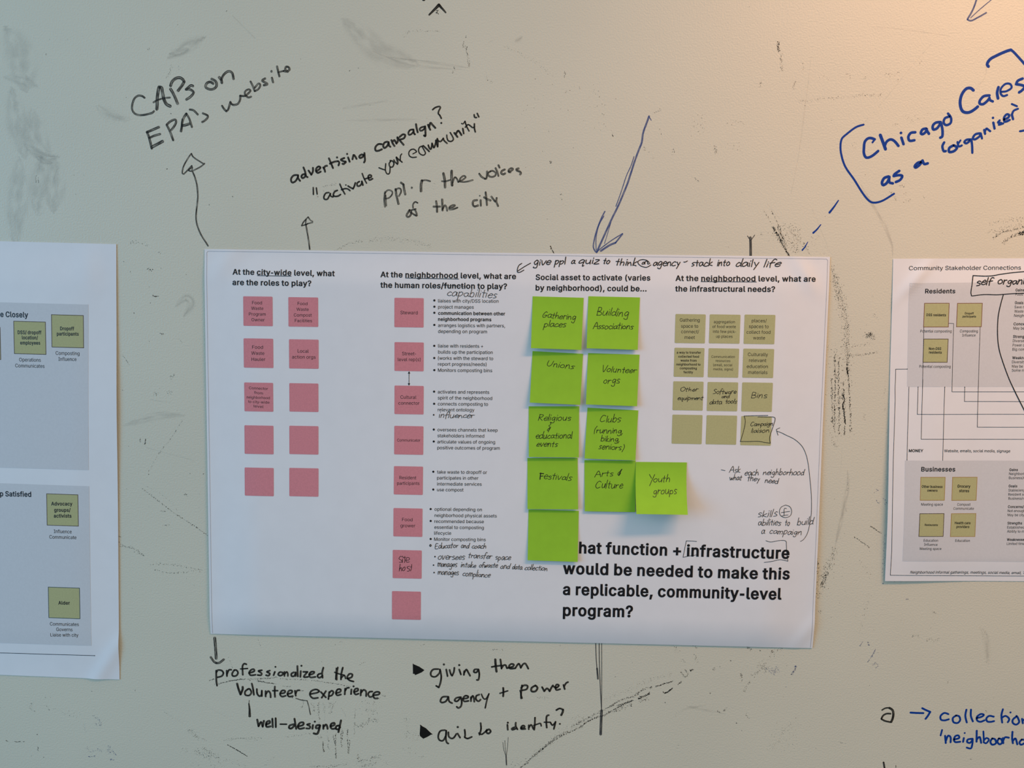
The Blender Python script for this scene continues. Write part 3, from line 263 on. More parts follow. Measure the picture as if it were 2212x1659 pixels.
TRAILS = [
('8660,124 8766,451 8854,779 8914,1110 8937,1368', 3.5, 2.6, 0.42, 2.0, 'k'),
('8713,233 8828,597 8903,889 8928,1109 8953,1627', 2.2, 3.0, 0.45, 2.0, 'k'),
('8708,379 8815,707', 1.0, 1.5, 0.4, 2.0, 'k'),
('8763,1333 8786,1667 8792,1965 8812,2414', 0.7, 1.6, 0.55, 3.2, 'k'),
('8827,1369 8830,1666 8851,1964 8877,2450', 0.7, 1.6, 0.55, 3.2, 'k'),
('8910,1814 8931,2112 8954,2449', 0.7, 1.6, 0.55, 3.2, 'k'),
('8935,1331 8958,1590 9003,1998 9034,2410', 0.7, 1.6, 0.55, 3.2, 'k'),
('8905,1702 8891,1963', 0.7, 1.6, 0.55, 3.2, 'k'),
('8734,1668 8778,2302', 0.7, 1.6, 0.55, 3.2, 'k'),
('8906,1888 8924,1962 8906,2037 8938,2186 8955,2298', 0.3, 3.4, 0.6, 3, 'k'),
('8727,1186 8812,1444 8873,1963 8860,2488', 9.0, 2.4, 0.4, 2, 'k'),
('8933,1516 8959,1608', 0.5, 5, 0.8, 2, 'k'),
('8766,2452 8849,2639', 2.5, 1.8, 0.4, 2.0, 'k'),
('8789,2715', 2.5, 1.8, 0.4, 2.0, 'k'),
('9180,1106 9195,1039 9216,1087 9231,1024 9262,1060 9273,1123', 1.6, 8.0, 0.42, 2.0, 'k'),
('8953,1330 9082,1336 9209,1319 9354,1295', 0.8, 1.7, 0.45, 2, 'k'),
('8985,1219 9166,1187 9275,1178', 1.5, 1.2, 0.35, 2.0, 'k'),
('9235,518 9251,547', 1.5, 1.2, 0.4, 2.0, 'k'),
('9274,773 9350,838', 1.5, 1.2, 0.4, 2.0, 'k'),
('9397,3271 9443,3213', 1.0, 1.8, 0.45, 2.0, 'b'),
('9421,3366 9478,3403', 1.0, 1.8, 0.45, 2.0, 'b'),
('9530,3326 9564,3420', 1.0, 1.8, 0.45, 2.0, 'b'),
('9148,3887 9264,3961 9380,4043', 0.4, 1.5, 0.45, 3, 'k'),
('9364,3729 9526,3833', 0.5, 2.2, 0.45, 3, 'k'),
('9239,4211 9398,4427', 1.5, 0.9, 0.35, 2, 'k'),
('9016,3051 9025,3241', 1.2, 1.2, 0.35, 2.0, 'k'),
('8997,3431 9027,3526', 1.2, 1.2, 0.35, 2.0, 'k'),
('8895,4045 8846,4200 8815,4355', 3, 3.4, 0.45, 2.0, 'k'),
('8798,4394 8758,4511 8734,4628', 1.9, 7.0, 0.6, 1.8, 'k'),
('8776,4317 8713,4589 8684,4784', 4.5, 3.0, 0.42, 2.0, 'k'),
('8647,4205 8665,4436', 0.8, 2.2, 0.5, 2.5, 'k'),
('8681,4959 8742,4985', 1.0, 1.4, 0.45, 2.0, 'k'),
('8885,5059', 1.0, 1.4, 0.45, 2.0, 'k'),
('9411,4690 9352,5002 9273,5315', 2.5, 0.9, 0.32, 2, 'k'),
('9306,5463 9348,5399', 0.6, 2.8, 0.4, 2.4, 'b'),
('9409,5398 9442,5460', 0.6, 2.8, 0.4, 2.4, 'b'),
('9527,5505 9500,5576 9424,5703', 0.4, 1.6, 0.45, 3, 'b'),
('9494,5749 9537,5708 9576,5747 9533,5779', 0.8, 3.0, 0.36, 2, 'b'),
('9574,3839 9581,4184 9587,4454', 1.2, 1.6, 0.34, 2, 'b'),
('9584,4543', 1.2, 10, 0.45, 2, 'b'),
('9191,2070 9218,2256', 1.0, 0.9, 0.3, 2.0, 'k'),
('9466,1693 9490,2102', 1.0, 0.5, 0.3, 2.0, 'k'),
('10239,5372 10278,5327 10321,5352 10364,5360 10412,5333', 1.2, 1.6, 0.38, 2, 'k'),
('10025,5299 10135,5305', 1.2, 1.6, 0.38, 2, 'k'),
('10999,5214 11053,5282', 3, 1.4, 0.3, 2.0, 'k'),
('11075,5648 11099,5630', 3, 1.4, 0.3, 2.0, 'k'),
('11353,5275', 3, 1.4, 0.3, 2.0, 'k'),
('10281,4928 10350,4969', 0.9, 1.3, 0.42, 2.0, 'k'),
('10547,5942 10582,5967', 0.9, 1.3, 0.42, 2.0, 'k'),
('10948,5477', 0.9, 1.3, 0.42, 2.0, 'k'),
('10708,5517', 0.9, 1.3, 0.42, 2.0, 'k'),
('9066,6894 9202,6890', 0.6, 0.8, 0.4, 2, 'k'),
('8746,6992 8772,7000', 0.6, 0.8, 0.4, 2, 'k'),
('9037,7019', 0.6, 0.8, 0.4, 2, 'k'),
('8440,7006', 0.6, 0.8, 0.4, 2, 'k'),
('8118,7072 8213,6890 8425,6653 8506,6561', 5, 1.5, 0.28, 2.0, 'k'),
('8269,7014 8448,6795', 8, 1.6, 0.3, 2.0, 'k'),
('8088,5882 8137,5845 8187,5826', 2.6, 6.5, 0.4, 1.8, 'b'),
('7976,5840 8052,5847 8131,5898', 2.0, 3.0, 0.38, 1.8, 'b'),
('8365,5910 8392,5856 8422,5776', 0.8, 5.0, 0.5, 2.0, 'b'),
('8288,6088 8296,6092', 0.5, 14, 0.5, 1.3, 'b'),
('9922,4763 9947,4771', 0.3, 4, 0.6, 1.5, 'b'),
('7995,5681 8030,5707 8093,5582 8209,5536', 2.5, 1.0, 0.42, 2.0, 'k'),
('7841,-405 7899,-319 7970,-188 8029,-91 8083,-4', 0.9, 6.0, 0.55, 2.6, 'k'),
('7916,-428 7954,-319 8014,-189 8027,-145', 1.0, 3.5, 0.5, 2.4, 'k'),
('7875,-362 8033,-255 8145,-191 8239,-60', 6.5, 5.0, 0.42, 2, 'k'),
('8070,-430 8161,-344 8233,-192', 3.0, 2.5, 0.42, 2, 'k'),
('7712,-622 7829,-427', 0.5, 1.2, 0.36, 3, 'k'),
('7810,-623 7916,-428', 0.5, 1.2, 0.36, 3, 'k'),
('8266,-192 8360,-40', 0.5, 1.4, 0.4, 2.5, 'k'),
('8402,-325 8593,23', 5, 1.0, 0.28, 2.0, 'k'),
('7680,-316 7714,-284', 0.8, 1.6, 0.42, 2.0, 'k'),
('7778,-317', 0.8, 1.6, 0.42, 2.0, 'k'),
('7372,-324', 0.8, 1.6, 0.42, 2.0, 'k'),
('7247,-114', 0.8, 1.6, 0.42, 2.0, 'k'),
('7421,-171', 0.8, 1.6, 0.42, 2.0, 'k'),
('7829,-2852 7817,-2784 7845,-2726', 1.1, 9.0, 0.5, 1.8, 'k'),
('7863,-2700 7874,-2553 7884,-2468', 1.1, 2.6, 0.4, 2.0, 'k'),
('7612,-2333 7594,-2243', 0.8, 2.0, 0.42, 2, 'k'),
('8077,-2342 8054,-2279 8051,-2226', 0.9, 2.2, 0.4, 2.0, 'k'),
('8153,-2576 8168,-2491', 0.6, 0.9, 0.35, 2.0, 'k'),
('8121,-2071 8239,-2078 8389,-2111 8605,-2117 8755,-2131 8948,-2158 9249,-2171', 1.2, 1.3, 0.33, 2, 'k'),
('8741,-2442 8808,-2390', 1.2, 1.3, 0.38, 2.0, 'k'),
('9010,-2423 9002,-2370', 1.2, 1.3, 0.38, 2.0, 'k'),
('9256,-2446 9385,-2436 9448,-2468', 1.2, 1.3, 0.38, 2.0, 'k'),
('9390,-2341 9442,-2373', 1.2, 1.3, 0.38, 2.0, 'k'),
('9729,-2618 9721,-2565', 1.2, 1.3, 0.38, 2.0, 'k'),
('8388,-2387 8530,-2346', 4, 0.7, 0.28, 2.0, 'k'),
('8868,-1561 8896,-1432', 3, 1.3, 0.3, 2.0, 'k'),
('9522,-1865 9696,-1845 9907,-1911', 2.5, 0.8, 0.32, 2.0, 'k'),
('9377,-1768 9463,-1775', 0.6, 0.8, 0.35, 2.0, 'k'),
('9399,-900 9493,-760', 1.3, 1.6, 0.4, 2.0, 'k'),
('9596,-869 9620,-837', 1.3, 1.6, 0.4, 2.0, 'k'),
('9592,-750 9688,-773', 1.3, 1.6, 0.4, 2.0, 'k'),
('9616,-703', 1.3, 1.6, 0.4, 2.0, 'k'),
('9837,-818 9870,-823', 1.3, 1.6, 0.4, 2.0, 'k'),
('9515,-966 9613,-956', 1.3, 1.6, 0.4, 2.0, 'k'),
('10692,-1175 10707,-1180', 0.3, 1.5, 0.5, 2.0, 'k'),
('9643,-383', 0.3, 1.5, 0.5, 2.0, 'k'),
('10140,-832', 0.3, 1.5, 0.5, 2.0, 'k'),
('10767,-460 10938,-506 11236,-563', 1.8, 1.5, 0.36, 3, 'k'),
('10752,-352 10986,-420 11242,-477', 1.8, 1.5, 0.36, 3, 'k'),
('10823,-266 10925,-354 11075,-388 11234,-433', 1.0, 2.4, 0.45, 3, 'k'),
('10956,-202 11059,-301 11239,-358', 1.2, 3.0, 0.5, 3, 'k'),
('11164,-346 11239,-362', 1.2, 10.0, 0.6, 3, 'k'),
('7013,-1480 7037,-1415 7039,-1362', 1.2, 2.6, 0.4, 2.0, 'k'),
('6688,-1756 6885,-1715', 5, 1.4, 0.36, 2.0, 'k'),
('6792,-1896 6805,-1821', 5, 1.4, 0.36, 2.0, 'k'),
('7068,-1469 7396,-1451', 3, 0.7, 0.3, 2.0, 'k'),
('7146,-1749 7274,-1804 7406,-1762', 2.5, 0.7, 0.33, 2.0, 'k'),
('6732,-1067 6822,-992', 1.0, 1.4, 0.4, 2.0, 'k'),
('6468,-1432 6470,-1378', 0.5, 1.0, 0.4, 2.0, 'k'),
('6614,-1325', 0.5, 1.0, 0.4, 2.0, 'k'),
('7407,-857', 0.5, 1.0, 0.4, 2.0, 'k'),
('7169,-779', 0.5, 1.0, 0.4, 2.0, 'k'),
('3616,-2890', 1.3, 11, 0.5, 2, 'k'),
('3595,-2835 3575,-2774 3617,-2764 3633,-2682 3650,-2580 3668,-2488', 0.9, 1.9, 0.42, 2.0, 'k'),
('2763,-2861 2784,-2922 2847,-2953 3036,-2968 3268,-2955', 1.0, 0.9, 0.33, 2.0, 'k'),
('4132,-2767 4343,-2687 4555,-2566 4810,-2384', 1.4, 0.9, 0.3, 2.0, 'k'),
('3884,-2377 3927,-2316 3981,-2280', 0.8, 1.2, 0.36, 2.0, 'k'),
('3894,-2429', 0.8, 1.2, 0.36, 2.0, 'k'),
('3472,-2493 3441,-2405', 0.8, 1.3, 0.42, 2.0, 'k'),
('2023,-2426 2044,-2447', 0.8, 1.3, 0.42, 2.0, 'k'),
('2150,-2472', 0.8, 1.3, 0.42, 2.0, 'k'),
('4962,-2446 4972,-2364', 0.6, 2.0, 0.45, 2.0, 'k'),
('4977,-2180 4988,-2160', 0.6, 2.0, 0.45, 2.0, 'k'),
('5034,-2191', 0.6, 2.0, 0.45, 2.0, 'k'),
('4354,-1949 4987,-1913 5408,-1876', 22, 0.35, 0.4, 1.6, 'k'),
('4453,-2361 4872,-2405', 16, 0.25, 0.35, 2.0, 'k'),
('5275,-2203 5508,-2082 5453,-1752 5625,-1610', 7, 0.35, 0.4, 2.0, 'k'),
('5625,-1620 5642,-1579', 0.3, 1.5, 0.6, 3, 'k'),
('5479,-2016', 0.3, 1.5, 0.6, 3, 'k'),
('6173,-1902 6214,-1923 6287,-1940', 1.0, 1.6, 0.42, 2.0, 'k'),
('6273,-1718 6286,-1615', 1.2, 0.7, 0.42, 2.0, 'k'),
('6049,-1448 6244,-1264', 1.2, 0.7, 0.42, 2.0, 'k'),
('6459,-1431 6472,-1349', 1.2, 0.7, 0.42, 2.0, 'k'),
('4760,-1643', 0.7, 6, 0.5, 2.0, 'k'),
('4789,-1250 4800,-1219', 0.7, 6, 0.5, 2.0, 'k'),
('4760,-466', 0.7, 6, 0.5, 2.0, 'k'),
('4945,-835 4970,-647', 1.4, 0.6, 0.42, 2.0, 'k'),
('5347,-839', 1.4, 0.6, 0.42, 2.0, 'k'),
('4726,-623', 1.4, 0.6, 0.42, 2.0, 'k'),
('4810,-98 4880,28', 0.25, 4.0, 0.5, 4, 'k'),
('1803,13 1933,-52 2041,-107 2214,-141', 1.0, 1.2, 0.4, 2.0, 'k'),
('2300,-148 2558,-172 2774,-158 2967,-135 3161,-67', 2.3, 2.6, 0.28, 1.6, 'k'),
('3156,-900 3220,-880', 3, 1.2, 0.28, 2.0, 'k'),
('3198,-921', 3, 1.2, 0.28, 2.0, 'k'),
('2662,-1313 3924,-2562', 60, 0.12, 0.38, 2.0, 'k'),
('1662,-874 1714,-883 1836,-919 1854,-923', 1.3, 1.8, 0.34, 2.0, 'k'),
('1662,-815 1688,-811', 1.3, 1.8, 0.34, 2.0, 'k'),
('1784,-846 1801,-820 1854,-846', 1.3, 1.8, 0.34, 2.0, 'k'),
('1561,-754 1596,-724', 0.8, 2, 0.35, 2.0, 'k'),
('-425,-2502 -437,-2430 -460,-2368 -504,-2316', 0.9, 2.0, 0.38, 2.0, 'k'),
('-329,-2482 -308,-2441', 0.9, 1.4, 0.36, 2.0, 'k'),
('-369,-2637', 0.9, 1.4, 0.36, 2.0, 'k'),
('-764,-2727 -721,-2696', 0.9, 1.4, 0.36, 2.0, 'k'),
('-2347,-996 -2360,-949 -2351,-886', 0.4, 1.3, 0.38, 2.5, 'k'),
('-2320,-971 -2323,-886', 0.4, 1.3, 0.38, 2.5, 'k'),
('-2165,-2625', 0.4, 3, 0.5, 2.0, 'k'),
('-510,-1094', 0.4, 3, 0.5, 2.0, 'k'),
('71,-615', 0.4, 3, 0.5, 2.0, 'k'),
('-1823,-997', 0.4, 3, 0.5, 2.0, 'k'),
('-1682,-998', 0.4, 3, 0.5, 2.0, 'k'),
('398,-724', 0.4, 3, 0.5, 2.0, 'k'),
('-448,-1838', 0.4, 3, 0.5, 2.0, 'k'),
('345,-3204', 0.4, 3, 0.5, 2.0, 'k'),
('-330,-3027', 0.4, 3, 0.5, 2.0, 'k'),
('1360,-2586', 0.4, 3, 0.5, 2.0, 'k'),
('-1050,-91 -788,-52', 1.2, 1.0, 0.42, 2.0, 'k'),
('-648,22 -638,75', 1.2, 1.0, 0.42, 2.0, 'k'),
('-561,63', 1.2, 1.0, 0.42, 2.0, 'k'),
('-963,-60', 1.2, 1.0, 0.42, 2.0, 'k'),
('-2583,-2726 -261,-229', 110, 0.05, 0.36, 2.0, 'k'),
('-811,305 -773,278 -755,315', 1.8, 2.6, 0.5, 2.0, 'k'),
('-624,288', 1.8, 2.6, 0.5, 2.0, 'k'),
('-1064,330', 0.8, 3, 0.5, 2.0, 'k'),
('-656,57', 0.8, 3, 0.5, 2.0, 'k'),
('-269,357', 0.8, 3, 0.5, 2.0, 'k'),
('-99,270', 0.8, 3, 0.5, 2.0, 'k'),
('-1147,191', 0.8, 3, 0.5, 2.0, 'k'),
('-734,2008 -735,2065', 1.4, 2.2, 0.42, 2.0, 'k'),
('-564,2024 -495,2004', 1.4, 2.2, 0.42, 2.0, 'k'),
('-452,1752 -522,1817', 1.4, 2.2, 0.42, 2.0, 'k'),
('-969,2674 -970,2732', 0.4, 2.6, 0.5, 3, 'k'),
('-889,2684 -902,2768', 0.4, 2.6, 0.5, 3, 'k'),
('-342,2379 -538,2686 -695,2879 -853,3149', 0.5, 0.75, 0.4, 2.4, 'k'),
('-954,3400 -709,3588 -482,3756 -216,3925 -19,4064', 0.5, 1.3, 0.42, 2.6, 'k'),
('-896,3361 -631,3509 -443,3717', 0.4, 0.5, 0.32, 2.0, 'k'),
('-362,3477 -304,3472', 0.5, 2.6, 0.55, 2.0, 'k'),
('-140,3461', 0.5, 2.6, 0.55, 2.0, 'k'),
('-1316,4091 -1259,4121', 0.5, 1.6, 0.4, 2.5, 'k'),
('-1319,4192 -1262,4245 -1108,4273 -956,4386', 1.2, 1.9, 0.5, 2.4, 'k'),
('-862,4501 -573,4495 -342,4536 -112,4570', 0.7, 1.0, 0.4, 2.4, 'k'),
('-806,4578 -652,4621 -421,4616 -189,4576', 0.7, 1.0, 0.4, 2.4, 'k'),
('-692,3722 -616,3728', 0.6, 1.4, 0.4, 2.0, 'k'),
('-670,3934 -562,3920', 0.6, 1.4, 0.4, 2.0, 'k'),
('-1184,3405', 0.4, 3.5, 0.48, 2.0, 'k'),
('-814,1297', 0.4, 3.5, 0.48, 2.0, 'k'),
('-653,1183 -604,1190', 0.4, 3.5, 0.48, 2.0, 'k'),
('-784,758', 0.4, 3.5, 0.48, 2.0, 'k'),
('-751,658 -661,664', 0.4, 3.5, 0.48, 2.0, 'k'),
('-1020,899', 0.4, 3.5, 0.48, 2.0, 'k'),
('-1143,2792', 0.4, 3.5, 0.48, 2.0, 'k'),
('-861,3188', 0.4, 3.5, 0.48, 2.0, 'k'),
('-261,3168', 0.4, 3.5, 0.48, 2.0, 'k'),
('-70,3173', 0.4, 3.5, 0.48, 2.0, 'k'),
('-1208,1997', 0.4, 3.5, 0.48, 2.0, 'k'),
('-150,4563 -143,4602', 0.5, 2.4, 0.45, 2.0, 'k'),
('-231,4807', 0.5, 2.4, 0.45, 2.0, 'k'),
('-345,4704', 0.5, 2.4, 0.45, 2.0, 'k'),
('-1196,1490 -1094,1638', 0.2, 1.8, 0.3, 4, 'k'),
('-379,1254 -342,1309', 0.2, 1.8, 0.3, 4, 'k'),
('-1164,118 -354,5194', 60, 0.06, 0.36, 2.0, 'k'),
('-2638,6598 -2693,6662 -2677,6715 -2617,6758', 0.6, 1.0, 0.38, 2.4, 'k'),
('-2666,6644 -2659,6715', 0.6, 1.0, 0.38, 2.4, 'k'),
('-2465,6647 -2406,6708 -2416,6744', 0.6, 1.2, 0.4, 2, 'k'),
('-2453,6523 -2462,6549', 0.6, 1.2, 0.4, 2, 'k'),
('-2383,6530', 0.6, 1.2, 0.4, 2, 'k'),
('-2353,6662 -2232,6721 -2112,6771 -1957,6821', 3.0, 0.6, 0.36, 2.0, 'k'),
('-1764,6789 -1696,6831 -1646,6901 -1655,6946', 0.9, 2.0, 0.42, 2, 'b'),
('-1724,6894 -1690,6938', 0.9, 2.0, 0.42, 2, 'b'),
('-1889,6908 -1883,6997 -1858,7032', 0.8, 0.8, 0.36, 2, 'b'),
('-1873,7265 -1831,7318 -1761,7334 -1673,7295 -1639,7339', 1.2, 1.4, 0.4, 2, 'b'),
('-1893,7364', 1.2, 1.4, 0.4, 2, 'b'),
('-1550,7238 -1524,7273 -1552,7337 -1473,7325 -1457,7379', 1.1, 2.0, 0.42, 2, 'b'),
('-1855,7422 -1746,7408', 0.4, 1.6, 0.45, 3, 'b'),
('-1538,7449 -1459,7454', 0.4, 1.6, 0.45, 3, 'b'),
('-3070,7200 -3018,7229', 0.3, 2.0, 0.4, 4, 'k'),
('-2965,7218 -2790,7215', 0.3, 2.0, 0.4, 4, 'k'),
('-2619,7094 -2590,7100', 0.4, 2.6, 0.45, 2, 'k'),
('-2518,7206', 0.4, 2.6, 0.45, 2, 'k'),
('-2590,7276 -2593,7348', 0.4, 2.6, 0.45, 2, 'k'),
('-2701,7432', 0.4, 2.6, 0.45, 2, 'k'),
('-2517,7445', 0.4, 2.6, 0.45, 2, 'k'),
('-1130,6382', 0.4, 2.6, 0.45, 2, 'k'),
('-3131,6701', 0.4, 2.6, 0.45, 2, 'k'),
('-1225,7149', 0.4, 2.6, 0.45, 2, 'k'),
('-1772,6421', 0.4, 2.6, 0.45, 2, 'k'),
('-704,6698 -567,6801', 0.8, 0.5, 0.28, 3, 'k'),
('-327,6954 -225,7041 -88,7126', 1.0, 1.5, 0.38, 2.6, 'k'),
('-362,6973 -192,7111', 1.0, 1.5, 0.38, 2.6, 'k'),
('-264,7300 -126,7341 -23,7392', 2.2, 2.6, 0.4, 2, 'k'),
('-159,7253 -21,7320 116,7388', 2.2, 2.6, 0.4, 2, 'k'),
('-489,7280 -264,7274', 2.2, 0.9, 0.34, 2.0, 'k'),
('-464,7347', 2.2, 0.9, 0.34, 2.0, 'k'),
('-336,7472 -198,7504', 2.2, 0.9, 0.34, 2.0, 'k'),
('151,7387 496,7485', 2.2, 0.9, 0.34, 2.0, 'k'),
('232,7179 326,7230 412,7281 519,7344', 0.25, 3.0, 0.5, 3.4, 'k'),
('189,7100 328,7079 674,7078', 1.2, 0.9, 0.33, 2.0, 'k'),
('-38,6213 73,6178', 0.4, 1.8, 0.45, 3.2, 'k'),
('47,6270 109,6255 195,6232 257,6214', 0.4, 1.8, 0.45, 3.2, 'k'),
('257,6214 380,6189 503,6177', 0.4, 2.4, 0.48, 3, 'k'),
('527,6179 626,6170 748,6164 846,6152 969,6133', 0.7, 2.2, 0.46, 3, 'k'),
('674,6201 748,6209 809,6222', 0.4, 2.6, 0.46, 3, 'k'),
('809,6222 956,6237', 0.4, 2.6, 0.46, 3, 'k'),
('993,6155 1213,6159 1335,6161 1421,6163', 0.5, 1.2, 0.42, 3, 'k'),
('1470,6170 1641,6188 1726,6199 1897,6225 2043,6253', 0.5, 1.2, 0.42, 3, 'k'),
('1041,6266 1090,6271 1163,6276', 0.4, 1.6, 0.4, 3, 'k'),
('1286,6323 1347,6334', 0.4, 1.6, 0.4, 3, 'k'),
('1310,6335', 0.4, 1.6, 0.4, 3, 'k'),
('171,7105 369,7081 554,7063 739,7058', 0.7, 0.8, 0.36, 2.6, 'k'),
('1084,7029 1232,7012 1355,6987 1503,6967', 0.7, 0.8, 0.36, 2.6, 'k'),
('256,5848 321,6034', 0.4, 0.7, 0.38, 3, 'k'),
('681,5563 729,5674', 0.4, 0.7, 0.38, 3, 'k'),
('1801,5635 1922,5570', 0.4, 0.7, 0.38, 3, 'k'),
('2153,5925 2250,5879', 0.4, 0.7, 0.38, 3, 'k'),
('1611,5882', 0.4, 0.7, 0.38, 3, 'k'),
('1334,6447 1345,6535 1327,6586', 0.5, 1.2, 0.36, 2.0, 'k'),
('1308,6580', 0.5, 1.2, 0.36, 2.0, 'k'),
('1468,6507 1505,6569 1492,6645', 1.0, 2.0, 0.4, 2, 'k'),
('1578,6491 1566,6605 1583,6756', 1.0, 2.0, 0.4, 2, 'k'),
('1713,6500 1774,6549 1731,6664', 1.0, 2.0, 0.4, 2, 'k'),
('1639,6502 1663,6653', 1.0, 1.6, 0.36, 2.0, 'k'),
('1823,6485 1798,6523', 1.0, 1.6, 0.36, 2.0, 'k'),
('1725,6525 1725,6576', 1.0, 1.6, 0.36, 2.0, 'k'),
('1631,7090 1649,7248', 0.3, 2.6, 0.42, 3, 'k'),
('1625,7097 1637,7249', 0.3, 2.6, 0.42, 3, 'k'),
('1564,6997 1601,7034 1625,7021', 2.0, 2.0, 0.4, 2.0, 'k'),
('1822,6958 1815,7091 1821,7333', 0.45, 2.3, 0.45, 3, 'k'),
('1779,6991 1797,7079 1815,7129', 0.45, 2.3, 0.45, 3, 'k'),
('1908,6886 1895,7026 1907,7165', 0.4, 2.2, 0.42, 3, 'k'),
('1926,6911 1913,7051', 0.4, 2.2, 0.42, 3, 'k'),
('1993,6884 1991,7023 2005,7264', 0.5, 2.2, 0.42, 3, 'k'),
('2024,7060 2011,7226', 0.5, 2.2, 0.42, 3, 'k'),
('2104,6540 2098,6717', 0.5, 1.2, 0.4, 3, 'k'),
('2091,6780 2091,6982', 0.5, 1.2, 0.4, 3, 'k'),
('1698,7120 1723,7208', 0.7, 1.5, 0.4, 2, 'k'),
('1687,6930 1711,7082', 0.7, 1.5, 0.4, 2, 'k'),
('1896,6571 1945,6645 1969,6720', 0.4, 0.9, 0.3, 3, 'k'),
('1577,6781 1589,6857', 0.4, 0.9, 0.3, 3, 'k'),
('2165,6451 2458,6468 2287,6636 2397,6734', 9, 1.3, 0.38, 1.8, 'k'),
('2189,6815 2250,6788 2336,6736 2458,6739', 1.6, 2.0, 0.45, 2, 'k'),
('2104,6780 2128,6842 2214,6827', 1.6, 2.0, 0.45, 2, 'k'),
('2244,6587 2324,6591 2385,6621', 1.2, 1.4, 0.4, 2.0, 'k'),
('2482,6367 2543,6378', 0.6, 1.8, 0.5, 2.0, 'k'),
('2458,6418 2421,6419', 0.6, 1.8, 0.5, 2.0, 'k'),
('2372,6495', 0.6, 1.8, 0.5, 2.0, 'k'),
('2115,7388 2275,7345 2410,7303 2484,7282', 1.3, 1.6, 0.45, 3, 'k'),
('2189,7449 2300,7421 2410,7392', 1.3, 1.6, 0.45, 3, 'k'),
('2140,7273 2165,7374', 1.3, 1.6, 0.45, 3, 'k'),
('1426,7478 1599,7466 1722,7463 1907,7432 1993,7417', 0.8, 1.1, 0.42, 3, 'k'),
('772,7477 859,7398 909,7333', 1.5, 0.7, 0.32, 2.0, 'k'),
('-128,7260 -6,7397 191,7481', 5, 1.0, 0.32, 2.0, 'k'),
('2140,7451 2596,7336', 6, 0.8, 0.36, 2.0, 'k'),
('2815,6712 2913,6785', 4, 1.2, 0.36, 2.0, 'k'),
('2804,6965 2890,7000 3011,6934', 4, 1.2, 0.36, 2.0, 'k'),
('3036,7009 2852,6913', 4, 1.2, 0.36, 2.0, 'k'),
('2768,7181 2915,7151', 1.2, 0.7, 0.38, 2, 'k'),
('2866,7229 3111,7279', 1.2, 0.7, 0.38, 2, 'k'),
('2940,7404', 1.2, 0.7, 0.38, 2, 'k'),
('3040,5618 3125,5592', 0.7, 1.2, 0.4, 2.0, 'k'),
('4079,5649 4235,5641', 0.7, 1.2, 0.4, 2.0, 'k'),
('3416,5758', 0.7, 1.2, 0.4, 2.0, 'k'),
('3199,6802 3211,6783', 0.7, 1.2, 0.4, 2.0, 'k'),
('4716,6335 4860,6344 4945,6342', 0.8, 0.9, 0.35, 2.0, 'k'),
('5277,6670 5396,6605', 2.5, 1.6, 0.36, 2, 'k'),
('5255,6771 5399,6717', 2.5, 1.6, 0.36, 2, 'k'),
('4177,7623 4441,7362 4634,7267', 4, 1.0, 0.4, 2, 'k'),
('4519,7405 4687,7241 4854,7095 5021,6958 5189,6865 5356,6772 5522,6654 5673,6589', 0.6, 2.3, 0.5, 3.2, 'k'),
('4687,7232 4854,7077 5021,6931 5188,6839', 0.8, 2.0, 0.46, 3, 'k'),
('5237,6767 5488,6620 5671,6519 5771,6463 5854,6418', 0.8, 2.0, 0.46, 3, 'k'),
('5673,6606 5855,6487 6021,6396 6121,6358', 0.6, 2.8, 0.5, 3, 'k'),
('5888,6434 6021,6387 6121,6341', 0.6, 2.8, 0.5, 3, 'k'),
('5771,6463 5920,6363 6020,6326 6152,6270 6234,6198 6384,6142', 0.8, 2.3, 0.5, 3, 'k'),
('6187,6321 6270,6284 6353,6244', 0.8, 5.0, 0.6, 3, 'k'),
('6205,6356 6338,6309', 1.4, 2.4, 0.42, 2.5, 'k'),
('5773,6551 6106,6411', 1.4, 2.4, 0.42, 2.5, 'k'),
('6434,6132 6550,6094 6682,6048', 0.45, 3.4, 0.5, 3, 'k'),
('6571,6224 6620,6206 6677,6152', 0.45, 3.4, 0.5, 3, 'k'),
('6751,6098 6800,6053', 0.45, 3.4, 0.5, 3, 'k'),
('6545,6208 6579,6228 6677,6152', 0.3, 4.0, 0.5, 3, 'k'),
('6795,5906 6821,5949 6848,5991 6888,5938 6844,5870', 0.7, 3.2, 0.42, 2, 'k'),
('6920,5886 6964,5871', 0.7, 8.0, 0.6, 2, 'k'),
('5684,6352 5850,6278 6066,6185 6347,6039 6663,5944', 2.2, 1.3, 0.32, 2, 'k'),
('4687,7258 5104,6859 5438,6639', 3.6, 1.5, 0.36, 2, 'k'),
('6700,5511 6737,5648', 2.2, 1.6, 0.4, 2.0, 'k'),
('6950,5540 7017,5538', 2.2, 1.6, 0.4, 2.0, 'k'),
('6970,5642 7041,5762', 2.2, 1.6, 0.4, 2.0, 'k'),
('6790,5733 6841,5767', 2.2, 1.6, 0.4, 2.0, 'k'),
('6090,5794', 0.9, 4.0, 0.42, 2.0, 'k'),
('5054,5560', 0.9, 4.0, 0.42, 2.0, 'k'),
('7260,5834 7253,5877', 0.9, 4.0, 0.42, 2.0, 'k'),
('7342,5814', 0.9, 4.0, 0.42, 2.0, 'k'),
('7489,5724', 0.9, 4.0, 0.42, 2.0, 'k'),
('5852,6008', 0.9, 4.0, 0.42, 2.0, 'k'),
('7714,5521 7782,5553', 1.0, 3.0, 0.5, 2.0, 'k'),
('7899,5576', 1.0, 3.0, 0.5, 2.0, 'k'),
('8066,5598 8097,5546', 1.0, 3.0, 0.5, 2.0, 'k'),
('8212,5534', 1.0, 3.0, 0.5, 2.0, 'k'),
('7925,5826 7988,5738', 1.6, 2.2, 0.38, 2.0, 'k'),
